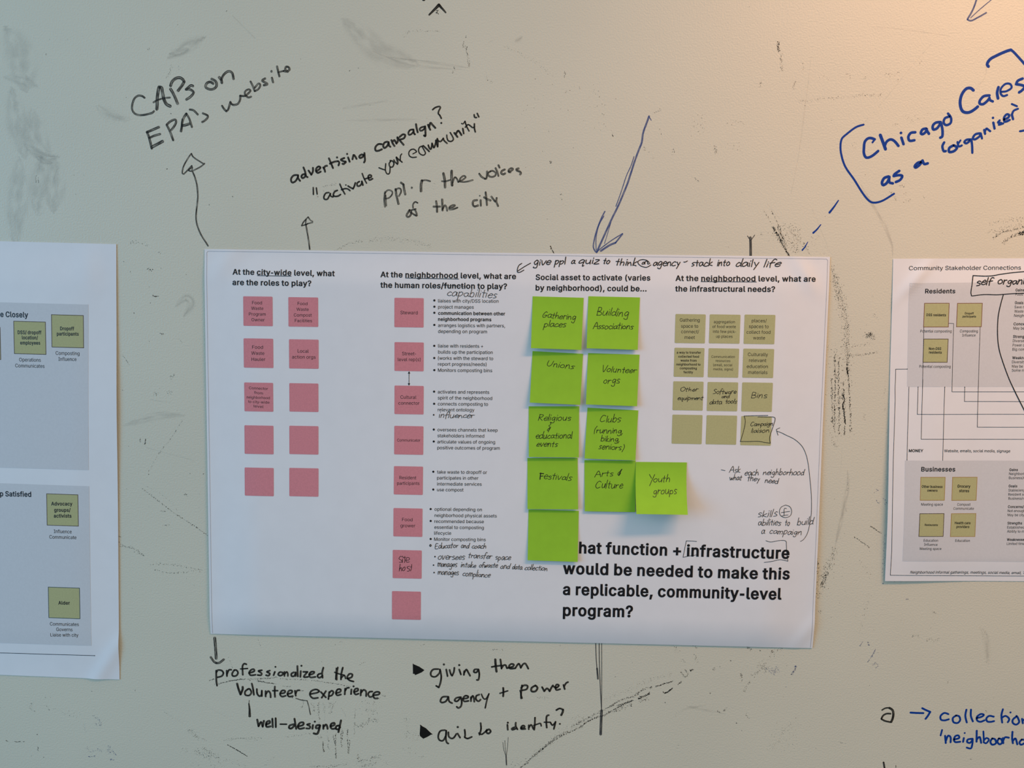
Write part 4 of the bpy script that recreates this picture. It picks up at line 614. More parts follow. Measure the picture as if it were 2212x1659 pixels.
('7813,5949 7942,5825 8009,5841', 1.6, 2.2, 0.38, 2.0, 'k'),
('7645,5902 7666,6022', 0.8, 2.6, 0.42, 2, 'k'),
('7751,6072 7783,6019', 0.8, 2.6, 0.42, 2, 'k'),
('7689,6186 7735,6090', 0.8, 2.6, 0.42, 2, 'k'),
('7873,5758 8025,5840', 4, 1.6, 0.36, 2.0, 'k'),
('8352,5901', 0.5, 5, 0.5, 2.0, 'k'),
('6575,6364', 0.5, 5, 0.5, 2.0, 'k'),
('7214,6207', 0.5, 5, 0.5, 2.0, 'k'),
('7606,6650', 0.5, 5, 0.5, 2.0, 'k'),
('7332,6465 7367,6508', 0.5, 1.6, 0.4, 3, 'k'),
('7416,6481 7464,6418', 0.5, 1.6, 0.4, 3, 'k'),
('7734,6507 7787,6579', 0.5, 1.6, 0.4, 3, 'k'),
('6746,6498 6732,6586', 0.9, 0.9, 0.33, 2.0, 'k'),
('6803,6987 6763,7050', 0.9, 0.9, 0.33, 2.0, 'k'),
('8054,6988 8215,6843 8373,6629', 5, 1.4, 0.28, 2.0, 'k'),
('11121,6357 11139,6389', 0.4, 1.4, 0.36, 2.5, 'k'),
('10958,7099 10988,7081', 0.4, 1.4, 0.36, 2.5, 'k'),
('10211,6191', 0.4, 1.4, 0.36, 2.5, 'k'),
('7404,6638 11302,7081', 40, 0.18, 0.32, 2.0, 'k'),
('9040,911 9292,6176', 45, 0.2, 0.34, 2.0, 'k'),
('6694,-3027 10817,-864', 130, 0.07, 0.34, 2.0, 'k'),
]
SMEARS = [
('-477,-2574 -261,-2699 63,-2886', 22, 'film'),
('-455,-2636 -304,-2658 -175,-2720', 14, 'film'),
('-2667,-2186 -2597,-1685 -2483,-1202', 42, 'film_light'),
('-2394,-1896 -2341,-1519 -2132,-1247', 42, 'film_light'),
('-2590,-1243 -2633,-628 -2678,14', 42, 'film_light'),
('-2284,-1267 -2320,-844 -2333,-418', 42, 'film_light'),
('-2110,-1248 -2100,-888 -2113,-463', 42, 'film_light'),
('-2519,-1412 -2284,-1267 -2001,-1249', 20, 'film'),
('-2332,-1140 -2357,-631', 3.2, 'film'),
('-2137,-1100 -2161,-654', 3.2, 'film'),
('-2040,-1058 -2065,-719', 3.2, 'film'),
('-1945,-932 -1960,-571', 3.2, 'film'),
('-2526,-1223 -2568,-629', 3.2, 'film'),
('-2746,-2993 -2542,-2664 -2431,-2104', 60, 'film_light'),
('-2350,-1245 -2243,-1183 -2113,-1163', 12, 'film'),
('-2050,-1079 -2121,-888', 12, 'film'),
('-2771,-2310 -2490,-2270 -2276,-2189', 20, 'film_light'),
('-1482,-1945 -1313,-1821 -990,-1761', 22, 'film_light'),
('429,-3154 745,-2849', 22, 'film_light'),
('4278,-2829 4340,-2860 4382,-2901', 9, 'film'),
('3921,-2817 3984,-2843', 9, 'film'),
('1979,-1765 2448,-1779 2980,-1794', 5, 'film_light'),
('2531,-2614 3081,-2556 3630,-2478', 5, 'film_light'),
('2341,-2695 2870,-2514 3610,-2457', 5, 'film_light'),
('1918,-3121 2446,-2695 2997,-2515', 45, 'film_light'),
('1937,-1930 2554,-2039', 45, 'film_light'),
('2531,-2624 2870,-2586 3292,-2547 3673,-2478', 1.2, 'film'),
('-427,809 -275,677 -201,769 -317,955', 16, 'film'),
('-1221,2508 -684,2347 -304,2341', 16, 'film_light'),
('-831,2123 -528,2156', 16, 'film_light'),
('-884,2806 -201,2984', 16, 'film_light'),
('9011,2938 9032,3164 8995,3393 8968,3622 8923,3853 8895,4045', 9, 'film'),
('8950,3623 8910,3968', 5, 'film'),
('8922,2637 8920,2977', 10, 'film_light'),
('9036,3089 9399,2930', 3, 'film_light'),
('9005,-982 9123,-789 9216,-660 9334,-466 9457,-206 9488,-10', 7, 'film'),
('8268,-2661 8233,-2216 8184,-1598 8126,-1167 8074,-843', 0.7, 'film'),
('8217,-2089 8159,-1426', 0.7, 'film'),
('9856,-2839 9575,-2501 9253,-2075 9029,-1818', 0.6, 'film'),
('9033,-3054 9441,-3025 9763,-2985 10085,-2935', 1.0, 'film'),
('10597,-2571 10586,-2402 10487,-2275', 2, 'film_light'),
('7752,-709 8395,3', 12, 'film_light'),
('8366,-651 8633,-65', 12, 'film_light'),
('6861,6408 7198,6469 7450,6514', 6, 'film_light'),
('6764,6533 6863,6460 7195,6382', 5, 'film_light'),
('-704,6698 -190,7004', 6, 'film_light'),
('-97,6593 331,6812', 6, 'film_light'),
('1676,6527 1651,6779', 10, 'film_light'),
('1415,7293 1476,7470', 10, 'film_light'),
('10961,5146 11053,5282 11128,5699', 14, 'film_light'),
]
MIDDLE_PARTS = [
('text', 'heading', [('At the city-wide level, what', 403, 348, 1833, 353, 75, 46), ('are the roles to play?', 402, 493, 1508, 495, 75, 46)], 'l:754,359 1226,363', 10, [], None),
('text', 'heading', [('At the neighborhood level, what are', 2469, 357, 4347, 360, 74, 46), ('the human roles/function to play?', 2471, 503, 4224, 499, 74, 46)], 'l:2818,367 3555,370|l:w6:3332,461 3492,465 3655,475', 10, [], None),
('text', 'heading', [('Social asset to activate (varies', 4617, 368, 6191, 356, 74, 46), ('by neighborhood), could be...', 4619, 512, 6142, 505, 74, 46)], '', 10, [], None),
('text', 'heading', [('At the neighborhood level, what are', 6534, 356, 8445, 341, 73, 46), ('the infrastructural needs?', 6533, 500, 7894, 488, 73, 46)], 'l:6885,362 7638,357', 10, [], None),
('square', 'printed_square', 'pink_print', [553, 648, 966, 648, 966, 1058, 553, 1058], 13, None, [('Food', 680, 756, 818, 757, 44, 0), ('Waste', 667, 834, 836, 834, 44, 0), ('Program', 633, 914, 869, 913, 44, 0), ('Owner', 668, 993, 854, 993, 44, 0)], [], '', 7, 'pink square printed Food Waste Program Owner'),
('square', 'printed_square', 'pink_print', [1187, 651, 1603, 651, 1603, 1059, 1187, 1059], 13, None, [('Food', 1316, 759, 1454, 760, 43, 0), ('Waste', 1301, 838, 1471, 838, 43, 0), ('Compost', 1263, 919, 1514, 917, 43, 0), ('Facilities', 1277, 996, 1517, 995, 43, 0)], [], '', 7, 'pink square printed Food Waste Compost Facilities'),
('square', 'printed_square', 'pink_print', [552, 1232, 970, 1232, 970, 1642, 552, 1642], 13, None, [('Food', 675, 1375, 827, 1375, 46, 0), ('Waste', 661, 1459, 844, 1459, 46, 0), ('Hauler', 662, 1545, 858, 1544, 46, 0)], [], '', 7, 'pink square printed Food Waste Hauler'),
('square', 'printed_square', 'pink_print', [1192, 1235, 1607, 1235, 1606, 1643, 1192, 1643], 13, None, [('Local', 1313, 1420, 1468, 1420, 47, 0), ('action orgs', 1234, 1504, 1565, 1502, 47, 0)], [], '', 7, 'pink square printed Local action orgs'),
('square', 'printed_square', 'pink_print', [553, 1850, 963, 1850, 963, 2257, 553, 2257], 13, None, [('Connector', 622, 1943, 891, 1951, 37, 0), ('from', 694, 2007, 818, 2018, 37, 0), ('neighborhood', 587, 2074, 916, 2081, 37, 0), ('to city-wide', 606, 2136, 909, 2144, 37, 0), ('level', 685, 2197, 823, 2207, 37, 0)], [], '', 7, 'pink square printed Connector from neighborhood'),
('square', 'printed_square', 'pink_print', [1192, 1849, 1601, 1849, 1601, 2250, 1192, 2250], 13, None, [], [], '', 7, 'blank pink square'),
('square', 'printed_square', 'pink_print', [549, 2455, 963, 2455, 963, 2861, 549, 2861], 13, None, [], [], '', 7, 'blank pink square'),
('square', 'printed_square', 'pink_print', [1188, 2450, 1600, 2450, 1600, 2853, 1188, 2852], 13, None, [], [], '', 7, 'blank pink square'),
('square', 'printed_square', 'pink_print', [547, 3055, 964, 3055, 964, 3458, 547, 3458], 13, None, [], [], '', 7, 'blank pink square'),
('square', 'printed_square', 'pink_print', [1186, 3048, 1601, 3048, 1601, 3452, 1186, 3452], 13, None, [], [], '', 7, 'blank pink square'),
('square', 'printed_square', 'pink_print', [2666, 640, 3073, 640, 3073, 1046, 2666, 1046], 13, None, [('Steward', 2751, 866, 2991, 865, 48, 0)], [], '', 7, 'pink square printed Steward'),
('square', 'printed_square', 'pink_print', [2669, 1253, 3077, 1253, 3077, 1655, 2669, 1655], 13, None, [('Street-', 2776, 1434, 2969, 1433, 47, 0), ('level rep(s)', 2716, 1517, 3034, 1514, 47, 0)], [], '', 7, 'pink square printed Street-level reps'),
('square', 'printed_square', 'pink_print', [2671, 1859, 3080, 1859, 3080, 2260, 2671, 2260], 13, None, [('Cultural', 2755, 2043, 2978, 2042, 47, 0), ('connector', 2728, 2127, 3022, 2124, 47, 0)], [], '', 7, 'pink square printed Cultural connector'),
('square', 'printed_square', 'pink_print', [2670, 2426, 3080, 2426, 3080, 2829, 2670, 2829], 13, None, [('Communicator', 2712, 2646, 3038, 2643, 39, 0)], [], '', 7, 'pink square printed Communicator'),
('square', 'printed_square', 'pink_print', [2669, 2995, 3079, 2995, 3079, 3397, 2669, 3397], 13, None, [('Resident', 2747, 3179, 2985, 3177, 46, 0), ('participants', 2716, 3259, 3032, 3255, 46, 0)], [], '', 7, 'pink square printed Resident participants'),
('square', 'printed_square', 'pink_print', [2667, 3590, 3078, 3590, 3078, 3995, 2667, 3995], 13, None, [('Food', 2790, 3774, 2938, 3774, 47, 0), ('grower', 2768, 3861, 2978, 3859, 47, 0)], [], '', 7, 'pink square printed Food grower'),
('square', 'printed_square', 'pink_print', [2660, 4189, 3072, 4189, 3072, 4598, 2660, 4598], 13, None, [], [('ho', 2749, 4495, 2833, 4493, 50)], '2792,4288 2772,4279 2749,4313 2788,4339 2792,4361 2753,4367|2800,4318 2797,4370|2799,4274 2812,4300|2830,4278 2832,4326 2828,4370|2812,4300 2847,4290|2842,4336 2896,4325 2892,4298 2859,4299 2848,4335 2861,4362 2899,4356|2899,4419 2866,4432 2872,4450 2899,4461 2896,4487 2866,4492|2930,4392 2928,4443 2914,4489|2909,4431 2931,4426', 8, 'pink square handwritten Site host'),
('square', 'printed_square', 'pink_print', [2651, 4786, 3063, 4786, 3063, 5200, 2651, 5200], 13, None, [], [], '', 7, 'blank pink square'),
('lines', 'printed_arrow', 'l:2873,1670 2873,1839|f:2873,1858 2856,1825 2890,1825|f:2873,1656 2857,1690 2891,1689|l:2873,1773 2873,1832', 7, []),
('text', 'bullet_list', [('liaises with city/DSS location', 3274, 696, 4109, 689, 46, 0), ('project manages', 3274, 780, 3768, 776, 46, 0), ('communication between other', 3275, 865, 4204, 861, 46, 42), ('neighborhood programs', 3275, 949, 4014, 944, 46, 42), ('arranges logistics with partners,', 3276, 1034, 4204, 1027, 47, 0), ('depending on program', 3277, 1117, 3954, 1112, 47, 0)], '', 10, [(3221, 669, 15), (3222, 755, 15), (3222, 839, 15), (3223, 1007, 15)], None),
('text', 'bullet_list', [('liaise with residents +', 3278, 1319, 3904, 1314, 47, 0), ('builds up the participation', 3279, 1403, 4037, 1398, 47, 0), ('(works with the steward to', 3277, 1489, 4046, 1483, 47, 0), ('report progress/needs)', 3278, 1572, 3955, 1566, 47, 0), ('Monitors composting bins', 3278, 1657, 4034, 1651, 47, 0)], '', 10, [(3224, 1297, 15), (3225, 1466, 15), (3227, 1635, 15)], None),
('text', 'bullet_list', [('activates and represents', 3278, 1960, 3997, 1954, 47, 0), ('spirit of the neighborhood', 3279, 2044, 4039, 2039, 47, 0), ('connects composting to', 3280, 2128, 3982, 2122, 47, 0), ('relevant ontology', 3280, 2211, 3793, 2205, 47, 0)], '', 10, [(3226, 1935, 15), (3228, 2106, 15)], None),
('text', 'bullet_list', [('oversees channels that keep', 3278, 2492, 4121, 2485, 47, 0), ('stakeholders informed', 3279, 2576, 3935, 2570, 47, 0), ('articulate values of ongoing', 3277, 2662, 4088, 2653, 47, 0), ('positive outcomes of program', 3278, 2746, 4154, 2737, 47, 0)], '', 10, [(3226, 2468, 15), (3227, 2637, 15)], None),
('text', 'bullet_list', [('take waste to dropoff or', 3278, 3089, 3980, 3082, 47, 0), ('participates in other', 3279, 3172, 3860, 3166, 47, 0), ('intermediate services', 3280, 3258, 3908, 3250, 47, 0), ('use compost', 3281, 3340, 3653, 3336, 47, 0)], '', 10, [(3225, 3064, 15), (3227, 3316, 15)], None),
('text', 'bullet_list', [('optional depending on', 3248, 3617, 3916, 3611, 47, 0), ('neighborhood physical assets', 3249, 3705, 4126, 3696, 47, 0), ('recommended because', 3247, 3790, 3945, 3781, 47, 0), ('essential to composting', 3248, 3874, 3946, 3867, 47, 0), ('lifecycle', 3246, 3958, 3486, 3955, 47, 0), ('Monitor composting bins', 3246, 4046, 3975, 4037, 47, 0)], '', 10, [(3193, 3594, 15), (3195, 3764, 15), (3197, 4021, 15)], None),
('square', 'printed_square', 'khaki_print', [6547, 809, 6961, 809, 6961, 1208, 6547, 1208], 13, None, [('Gathering', 6609, 913, 6881, 911, 46, 0), ('space to', 6628, 995, 6863, 994, 46, 0), ('connect/', 6633, 1071, 6877, 1070, 46, 0), ('meet', 6683, 1149, 6822, 1149, 46, 0)], [], '', 7, 'khaki square printed Gathering space'),
('square', 'printed_square', 'khaki_print', [7016, 807, 7436, 807, 7436, 1205, 7016, 1205], 13, None, [('aggregation', 7074, 927, 7363, 925, 39, 0), ('of food waste', 7058, 993, 7379, 990, 39, 0), ('into few pick-', 7068, 1060, 7382, 1058, 39, 0), ('up places', 7112, 1126, 7338, 1125, 39, 0)], [], '', 7, 'khaki square printed aggregation of food waste'),
('square', 'printed_square', 'khaki_print', [7492, 803, 7912, 803, 7912, 1205, 7492, 1205], 13, None, [('places/', 7593, 908, 7797, 907, 46, 0), ('spaces to', 7557, 986, 7826, 985, 46, 0), ('collect food', 7528, 1065, 7854, 1062, 46, 0), ('waste', 7620, 1142, 7783, 1142, 46, 0)], [], '', 7, 'khaki square printed places to collect food waste'),
('square', 'printed_square', 'khaki_print', [6547, 1272, 6959, 1272, 6959, 1674, 6547, 1674], 13, None, [('a way to transfer', 6580, 1352, 6913, 1349, 31, 42), ('collected food', 6604, 1407, 6887, 1405, 31, 42), ('waste from', 6635, 1461, 6856, 1460, 31, 42), ('neighborhood to', 6580, 1516, 6912, 1513, 31, 42), ('composting', 6628, 1569, 6862, 1567, 31, 42), ('facility', 6680, 1622, 6812, 1623, 31, 42)], [], '', 7, 'khaki square printed in small bold letters'),
('square', 'printed_square', 'khaki_print', [7016, 1272, 7435, 1272, 7435, 1674, 7016, 1674], 13, None, [('Communication', 7058, 1405, 7379, 1402, 34, 0), ('resources', 7118, 1459, 7319, 1459, 34, 0), ('(email, social', 7087, 1518, 7350, 1516, 34, 0), ('media, signs)', 7090, 1575, 7360, 1574, 34, 0)], [], '', 7, 'khaki square printed Communication resources'),
('square', 'printed_square', 'khaki_print', [7492, 1270, 7914, 1270, 7914, 1671, 7492, 1671], 13, None, [('Culturally', 7557, 1372, 7832, 1370, 46, 0), ('relevant', 7575, 1452, 7812, 1451, 46, 0), ('education', 7548, 1536, 7838, 1534, 46, 0), ('materials', 7571, 1618, 7834, 1616, 46, 0)], [], '', 7, 'khaki square printed Culturally relevant education materials'),
('square', 'printed_square', 'khaki_print', [6545, 1736, 6962, 1736, 6962, 2139, 6545, 2139], 13, None, [], [('Other', 6641, 1872, 6884, 1868, 31), ('equipment', 6608, 1993, 6957, 1988, 31)], '', 7, 'khaki square handwritten Other equipment'),
('square', 'printed_square', 'khaki_print', [7018, 1738, 7438, 1738, 7438, 2141, 7018, 2141], 13, None, [], [('Software', 7095, 1904, 7409, 1894, 35), ('and', 7215, 1956, 7319, 1954, 25), ('data', 7053, 2044, 7218, 2042, 35), ('tools', 7268, 2034, 7422, 2031, 33)], '', 7, 'khaki square handwritten Software and data tools'),
('square', 'printed_square', 'khaki_print', [7494, 1736, 7915, 1736, 7915, 2140, 7494, 2140], 13, None, [], [('Bins', 7618, 1954, 7832, 1948, 44)], '', 7, 'khaki square handwritten Bins'),
('square', 'printed_square', 'khaki_print', [6547, 2200, 6963, 2200, 6963, 2608, 6547, 2607], 13, None, [], [], '', 7, 'blank khaki square'),
('square', 'printed_square', 'khaki_print', [7020, 2200, 7440, 2200, 7440, 2607, 7019, 2607], 13, None, [], [], '', 7, 'blank khaki square'),
('square', 'printed_square', 'khaki_print', [7498, 2204, 7919, 2204, 7919, 2612, 7498, 2611], 13, None, [], [('Campaign', 7625, 2345, 7933, 2328, 31), ('liaison', 7637, 2434, 7885, 2427, 35)], '', 7, 'khaki square handwritten Campaign liaison'),
('text', 'title_text', [('What function + infrastructure', 5069, 4179, 8238, 4199, 158, 54), ('would be needed to make this', 5070, 4482, 8254, 4495, 158, 54), ('a replicable, community-level', 5076, 4784, 8150, 4785, 158, 54), ('program?', 5082, 5088, 6071, 5087, 160, 54)], '', 10, [], None),
('pen', 'pen_note', [('give', 4579, 165, 4810, 155, 53), ('ppl', 4873, 150, 5017, 143, 51), ('a', 5101, 138, 5149, 137, 46), ('quiz', 5202, 136, 5471, 133, 51), ('to', 5538, 132, 5626, 136, 46), ('think', 5707, 144, 5994, 157, 53), ('agency', 6223, 152, 6584, 150, 55)], '4544,138 4458,189 4373,247|4423,143 4383,172 4364,224 4367,265 4402,264 4453,235|6195,143 6138,175 6069,162 6022,123 6028,88 6079,70 6136,79 6174,109|6085,110 6074,130 6097,130 6108,104 6085,110|6114,133 6120,98 6148,92 6154,129 6183,121', 12, None),
('pen', 'pen_note', [('stack', 6744, 154, 7027, 145, 53), ('into', 7100, 144, 7269, 140, 48), ('daily', 7347, 148, 7651, 144, 52), ('life', 7731, 150, 7955, 140, 52)], '6646,95 6665,97 6695,81', 12, None),
('pen', 'pen_note', [('capabilities', 3389, 598, 4073, 623, 58)], '', 7, None),
('pen', 'pen_note', [('influencer', 3292, 2301, 3779, 2296, 45)], 'w23:3223,2261 3223,2263', 7, None),
('pen', 'pen_note', [('Educator', 3256, 4158, 3582, 4141, 40), ('and', 3624, 4140, 3736, 4139, 38), ('coach', 3778, 4143, 3979, 4139, 40)], 'w11:3194,4099 3183,4114 3194,4128 3206,4113 3194,4099', 7, None),
('pen', 'pen_note', [('oversees', 3300, 4309, 3673, 4308, 52), ('transfer', 3726, 4280, 4057, 4286, 43), ('space', 4111, 4299, 4324, 4299, 47), ('manages', 3294, 4416, 3567, 4414, 44), ('intake', 3624, 4415, 3834, 4418, 40), ('of', 3885, 4412, 3947, 4413, 38), ('waste', 3952, 4416, 4142, 4412, 40), ('and', 4186, 4423, 4314, 4425, 40), ('data', 4352, 4429, 4491, 4431, 40), ('collection', 4529, 4435, 4846, 4444, 40), ('manages', 3298, 4531, 3592, 4530, 45), ('compliance', 3651, 4543, 4037, 4559, 45)], 'w21:3260,4272 3260,4275|w21:3240,4395 3240,4397|w21:3249,4502 3249,4505', 7, None),
('pen', 'pen_note', [('Ask', 7360, 3000, 7505, 2994, 46), ('each', 7567, 3029, 7761, 3025, 44), ('neighborhood', 7824, 3019, 8394, 3018, 46), ('what', 7364, 3105, 7531, 3097, 42), ('they', 7607, 3108, 7775, 3109, 42), ('need', 7849, 3131, 8032, 3138, 44)], '7245,2961 7299,2971', 7, None),
('pen', 'pen_note', [('skills', 7766, 3614, 8033, 3601, 53), ('abilities', 7777, 3730, 8091, 3726, 47), ('to', 8153, 3732, 8219, 3732, 46), ('build', 8326, 3721, 8549, 3715, 57), ('a', 7823, 3851, 7869, 3850, 50), ('campaign', 7935, 3844, 8393, 3861, 48)], '8155,3441 8095,3471 8071,3532 8093,3592 8161,3618 8228,3591 8245,3524 8216,3464 8155,3441|8170,3491 8139,3494 8140,3592|8098,3547 8152,3539 8219,3531|8106,3596 8153,3585 8196,3582', 7, None),
('pen', 'pen_bracket', [], '6934,3980 6884,3975 6791,3974|6791,3974 6774,4069 6752,4209|6752,4209 6837,4190 6936,4171', 7, None),
('pen', 'pen_bracket', [], '7896,3947 7966,3965 8072,3945 8173,3948 8189,4015 8198,4123 8219,4238|8219,4238 8109,4215 8002,4238 7883,4257', 7, None),
('pen', 'pen_box', [], '7864,2189 7726,2194 7536,2203|7536,2203 7556,2279 7538,2408 7497,2560|7497,2560 7601,2559 7739,2554 7832,2566 7911,2577|7911,2577 7899,2495 7935,2366 7965,2249 7946,2212 7854,2211 7727,2212', 8, None),
('pen', 'pen_arrow', [], '7994,2406 8059,2428 8119,2457 8251,2520 8360,2618 8424,2747 8460,2899 8483,3052 8503,3193 8519,3370 8524,3548 8514,3655 8500,3762 8474,3857 8429,3929 8386,3955|8036,2359 7988,2383|7988,2383 8014,2464', 7, None),
('lines', 'printed_border', 'l:36,5489 36,5412 36,5334 36,5256 36,5178 36,5101 36,5023 36,4945 36,4867 36,4790 36,4712 36,4634 36,4556 36,4479 36,4401 36,4323 36,4245 36,4168 36,4090 36,4012 36,3934 36,3857 36,3779 36,3701 36,3623 36,3546 36,3468 36,3390 36,3312 36,3235 36,3157 36,3079 36,3001 36,2924 36,2846 36,2768 36,2691 35,2613 35,2535 35,2457 35,2380 35,2302 35,2224 35,2146 35,2069 35,1991 35,1913 35,1835 35,1758 35,1680 35,1602 35,1524 35,1447 35,1369 35,1291 35,1213 35,1136 35,1058 35,980 35,902 35,825 35,747 35,669 35,591 35,514 35,436 35,358 35,280 35,203 35,125 35,47 35,47 35,47 35,46 36,46 36,46 36,46 36,45 37,45 37,45 37,45 37,44 38,44 38,44 38,44 38,43 39,43 39,43 39,42 39,42 40,42 40,42 40,41 40,41 41,41 41,41 41,40 41,40 42,40 42,40 42,39 42,39 43,39 43,39 43,38 43,38 44,38 44,38 44,37 44,37 45,37 45,37 45,36 45,36 45,36 46,35 46,35 46,35 46,35 47,34 47,34 47,34 47,34 48,33 48,33 48,33 48,33 49,32 49,32 49,32 49,32 50,31 50,31 50,31 50,31 51,30 51,30 51,30 51,30 52,29 52,29 174,29 296,29 418,29 540,29 662,29 783,29 905,29 1027,29 1149,29 1271,29 1393,29 1515,29 1637,29 1759,29 1881,29 2003,29 2125,29 2247,29 2369,29 2490,29 2612,29 2734,30 2856,30 2978,30 3100,30 3222,30 3344,30 3466,30 3588,30 3710,30 3832,30 3954,30 4076,30 4197,30 4319,30 4441,30 4563,30 4685,30 4807,30 4929,30 5051,30 5173,30 5295,30 5417,30 5539,30 5661,30 5783,30 5904,30 6026,30 6148,30 6270,30 6392,30 6514,30 6636,30 6758,30 6880,30 7002,30 7124,30 7246,30 7368,30 7490,30 7611,31 7733,31 7855,31 7977,31 8099,31 8221,31 8343,31 8465,31 8587,31 8587,31 8587,31 8588,31 8588,32 8588,32 8588,32 8589,33 8589,33 8589,33 8589,33 8590,34 8590,34 8590,34 8590,34 8591,35 8591,35 8591,35 8591,35 8592,36 8592,36 8592,36 8592,36 8593,37 8593,37 8593,37 8593,37 8594,38 8594,38 8594,38 8594,38 8595,39 8595,39 8595,39 8595,40 8596,40 8596,40 8596,40 8596,41 8597,41 8597,41 8597,41 8597,42 8598,42 8598,42 8598,42 8598,43 8599,43 8599,43 8599,43 8599,44 8599,44 8600,44 8600,44 8600,45 8600,45 8601,45 8601,45 8601,46 8601,46 8602,46 8602,47 8602,47 8602,47 8603,47 8603,48 8603,48 8603,48 8604,48 8604,49 8604,49 8604,127 8604,204 8604,282 8604,360 8604,438 8604,515 8604,593 8604,671 8604,748 8604,826 8604,904 8604,982 8605,1059 8605,1137 8605,1215 8605,1293 8605,1370 8605,1448 8605,1526 8605,1603 8605,1681 8605,1759 8605,1837 8605,1914 8605,1992 8605,2070 8605,2148 8605,2225 8605,2303 8605,2381 8605,2458 8605,2536 8605,2614 8605,2692 8605,2769 8605,2847 8605,2925 8605,3003 8605,3080 8605,3158 8605,3236 8605,3313 8605,3391 8605,3469 8605,3547 8605,3624 8605,3702 8605,3780 8605,3858 8605,3935 8606,4013 8606,4091 8606,4169 8606,4246 8606,4324 8606,4402 8606,4479 8606,4557 8606,4635 8606,4713 8606,4790 8606,4868 8606,4946 8606,5024 8606,5101 8606,5179 8606,5257 8606,5334 8606,5412 8606,5490', 5, [], 'faint_print'),
]
LEFT_PARTS = [
('panel', 'grey_panel', 'grey_print', [-3297, 774, -1646, 793, -1703, 3141, -3388, 3124]),
('panel', 'grey_panel', 'grey_print', [-3397, 3348, -1706, 3374, -1738, 5722, -3494, 5709]),
('text', 'heading', [('e Closely', -2901, 982, -2504, 985, 74, 46)], '', 10, [], None),
('text', 'heading', [('p Satisfied', -2997, 3542, -2544, 3542, 72, 46)], '', 10, [], None),
('square', 'printed_square', 'khaki_print', [-2171, 941, -1720, 947, -1726, 1401, -2177, 1395], 0, 'brown_print', [('Dropoff', -2053, 1156, -1853, 1156, 48, 48), ('participants', -2102, 1231, -1791, 1229, 48, 48)], [], '', 7, 'khaki square printed Dropoff participants'),
('square', 'printed_square', 'khaki_print', [-2712, 1040, -2260, 1046, -2266, 1502, -2718, 1496], 0, 'brown_print', [('DSS/ dropoff', -2661, 1220, -2321, 1218, 49, 48), ('location/', -2602, 1292, -2373, 1291, 49, 48), ('employees', -2630, 1366, -2344, 1364, 49, 48)], [], '', 7, 'khaki square printed dropoff location employees'),
('square', 'printed_square', 'khaki_print', [-3360, 1124, -2911, 1130, -2917, 1584, -3366, 1578], 0, 'brown_print', [], [], '', 7, 'khaki square cut off by the picture edge'),
('square', 'printed_square', 'khaki_print', [-2320, 3494, -1868, 3500, -1874, 3956, -2326, 3950], 0, 'brown_print', [('Advocacy', -2257, 3661, -1950, 3657, 51, 48), ('groups/', -2218, 3752, -1978, 3749, 51, 48), ('activists', -2225, 3837, -1968, 3833, 51, 48)], [], '', 7, 'khaki square printed Advocacy groups activists'),
('square', 'printed_square', 'khaki_print', [-2339, 4859, -1883, 4865, -1889, 5319, -2344, 5313], 0, 'blue_print', [('Alder', -2199, 5113, -2029, 5111, 49, 48)], [], '', 7, 'khaki square printed Alder'),
('text', 'caption', [('Composting', -2128, 1504, -1787, 1505, 51, 0), ('Influence', -2090, 1588, -1832, 1587, 51, 0)], '', 10, [], None),
('text', 'caption', [('Operations', -2653, 1605, -2344, 1606, 51, 0), ('Communicates', -2711, 1690, -2293, 1691, 51, 0)], '', 10, [], None),
('text', 'caption', [('Influence', -2232, 4063, -1973, 4063, 51, 0), ('Communicate', -2299, 4146, -1907, 4146, 51, 0)], '', 10, [], None),
('text', 'caption', [('Communicates', -2330, 5429, -1909, 5427, 51, 0), ('Governs', -2240, 5509, -2002, 5507, 51, 0), ('Liaise with city', -2329, 5592, -1920, 5588, 51, 0)], '', 10, [], None),
('lines', 'printed_line', 'l:-3491,5859 -3094,5863 -2698,5864 -2302,5867 -1908,5868 -1697,5870', 8, [(-1697, 5870, 6)]),
]
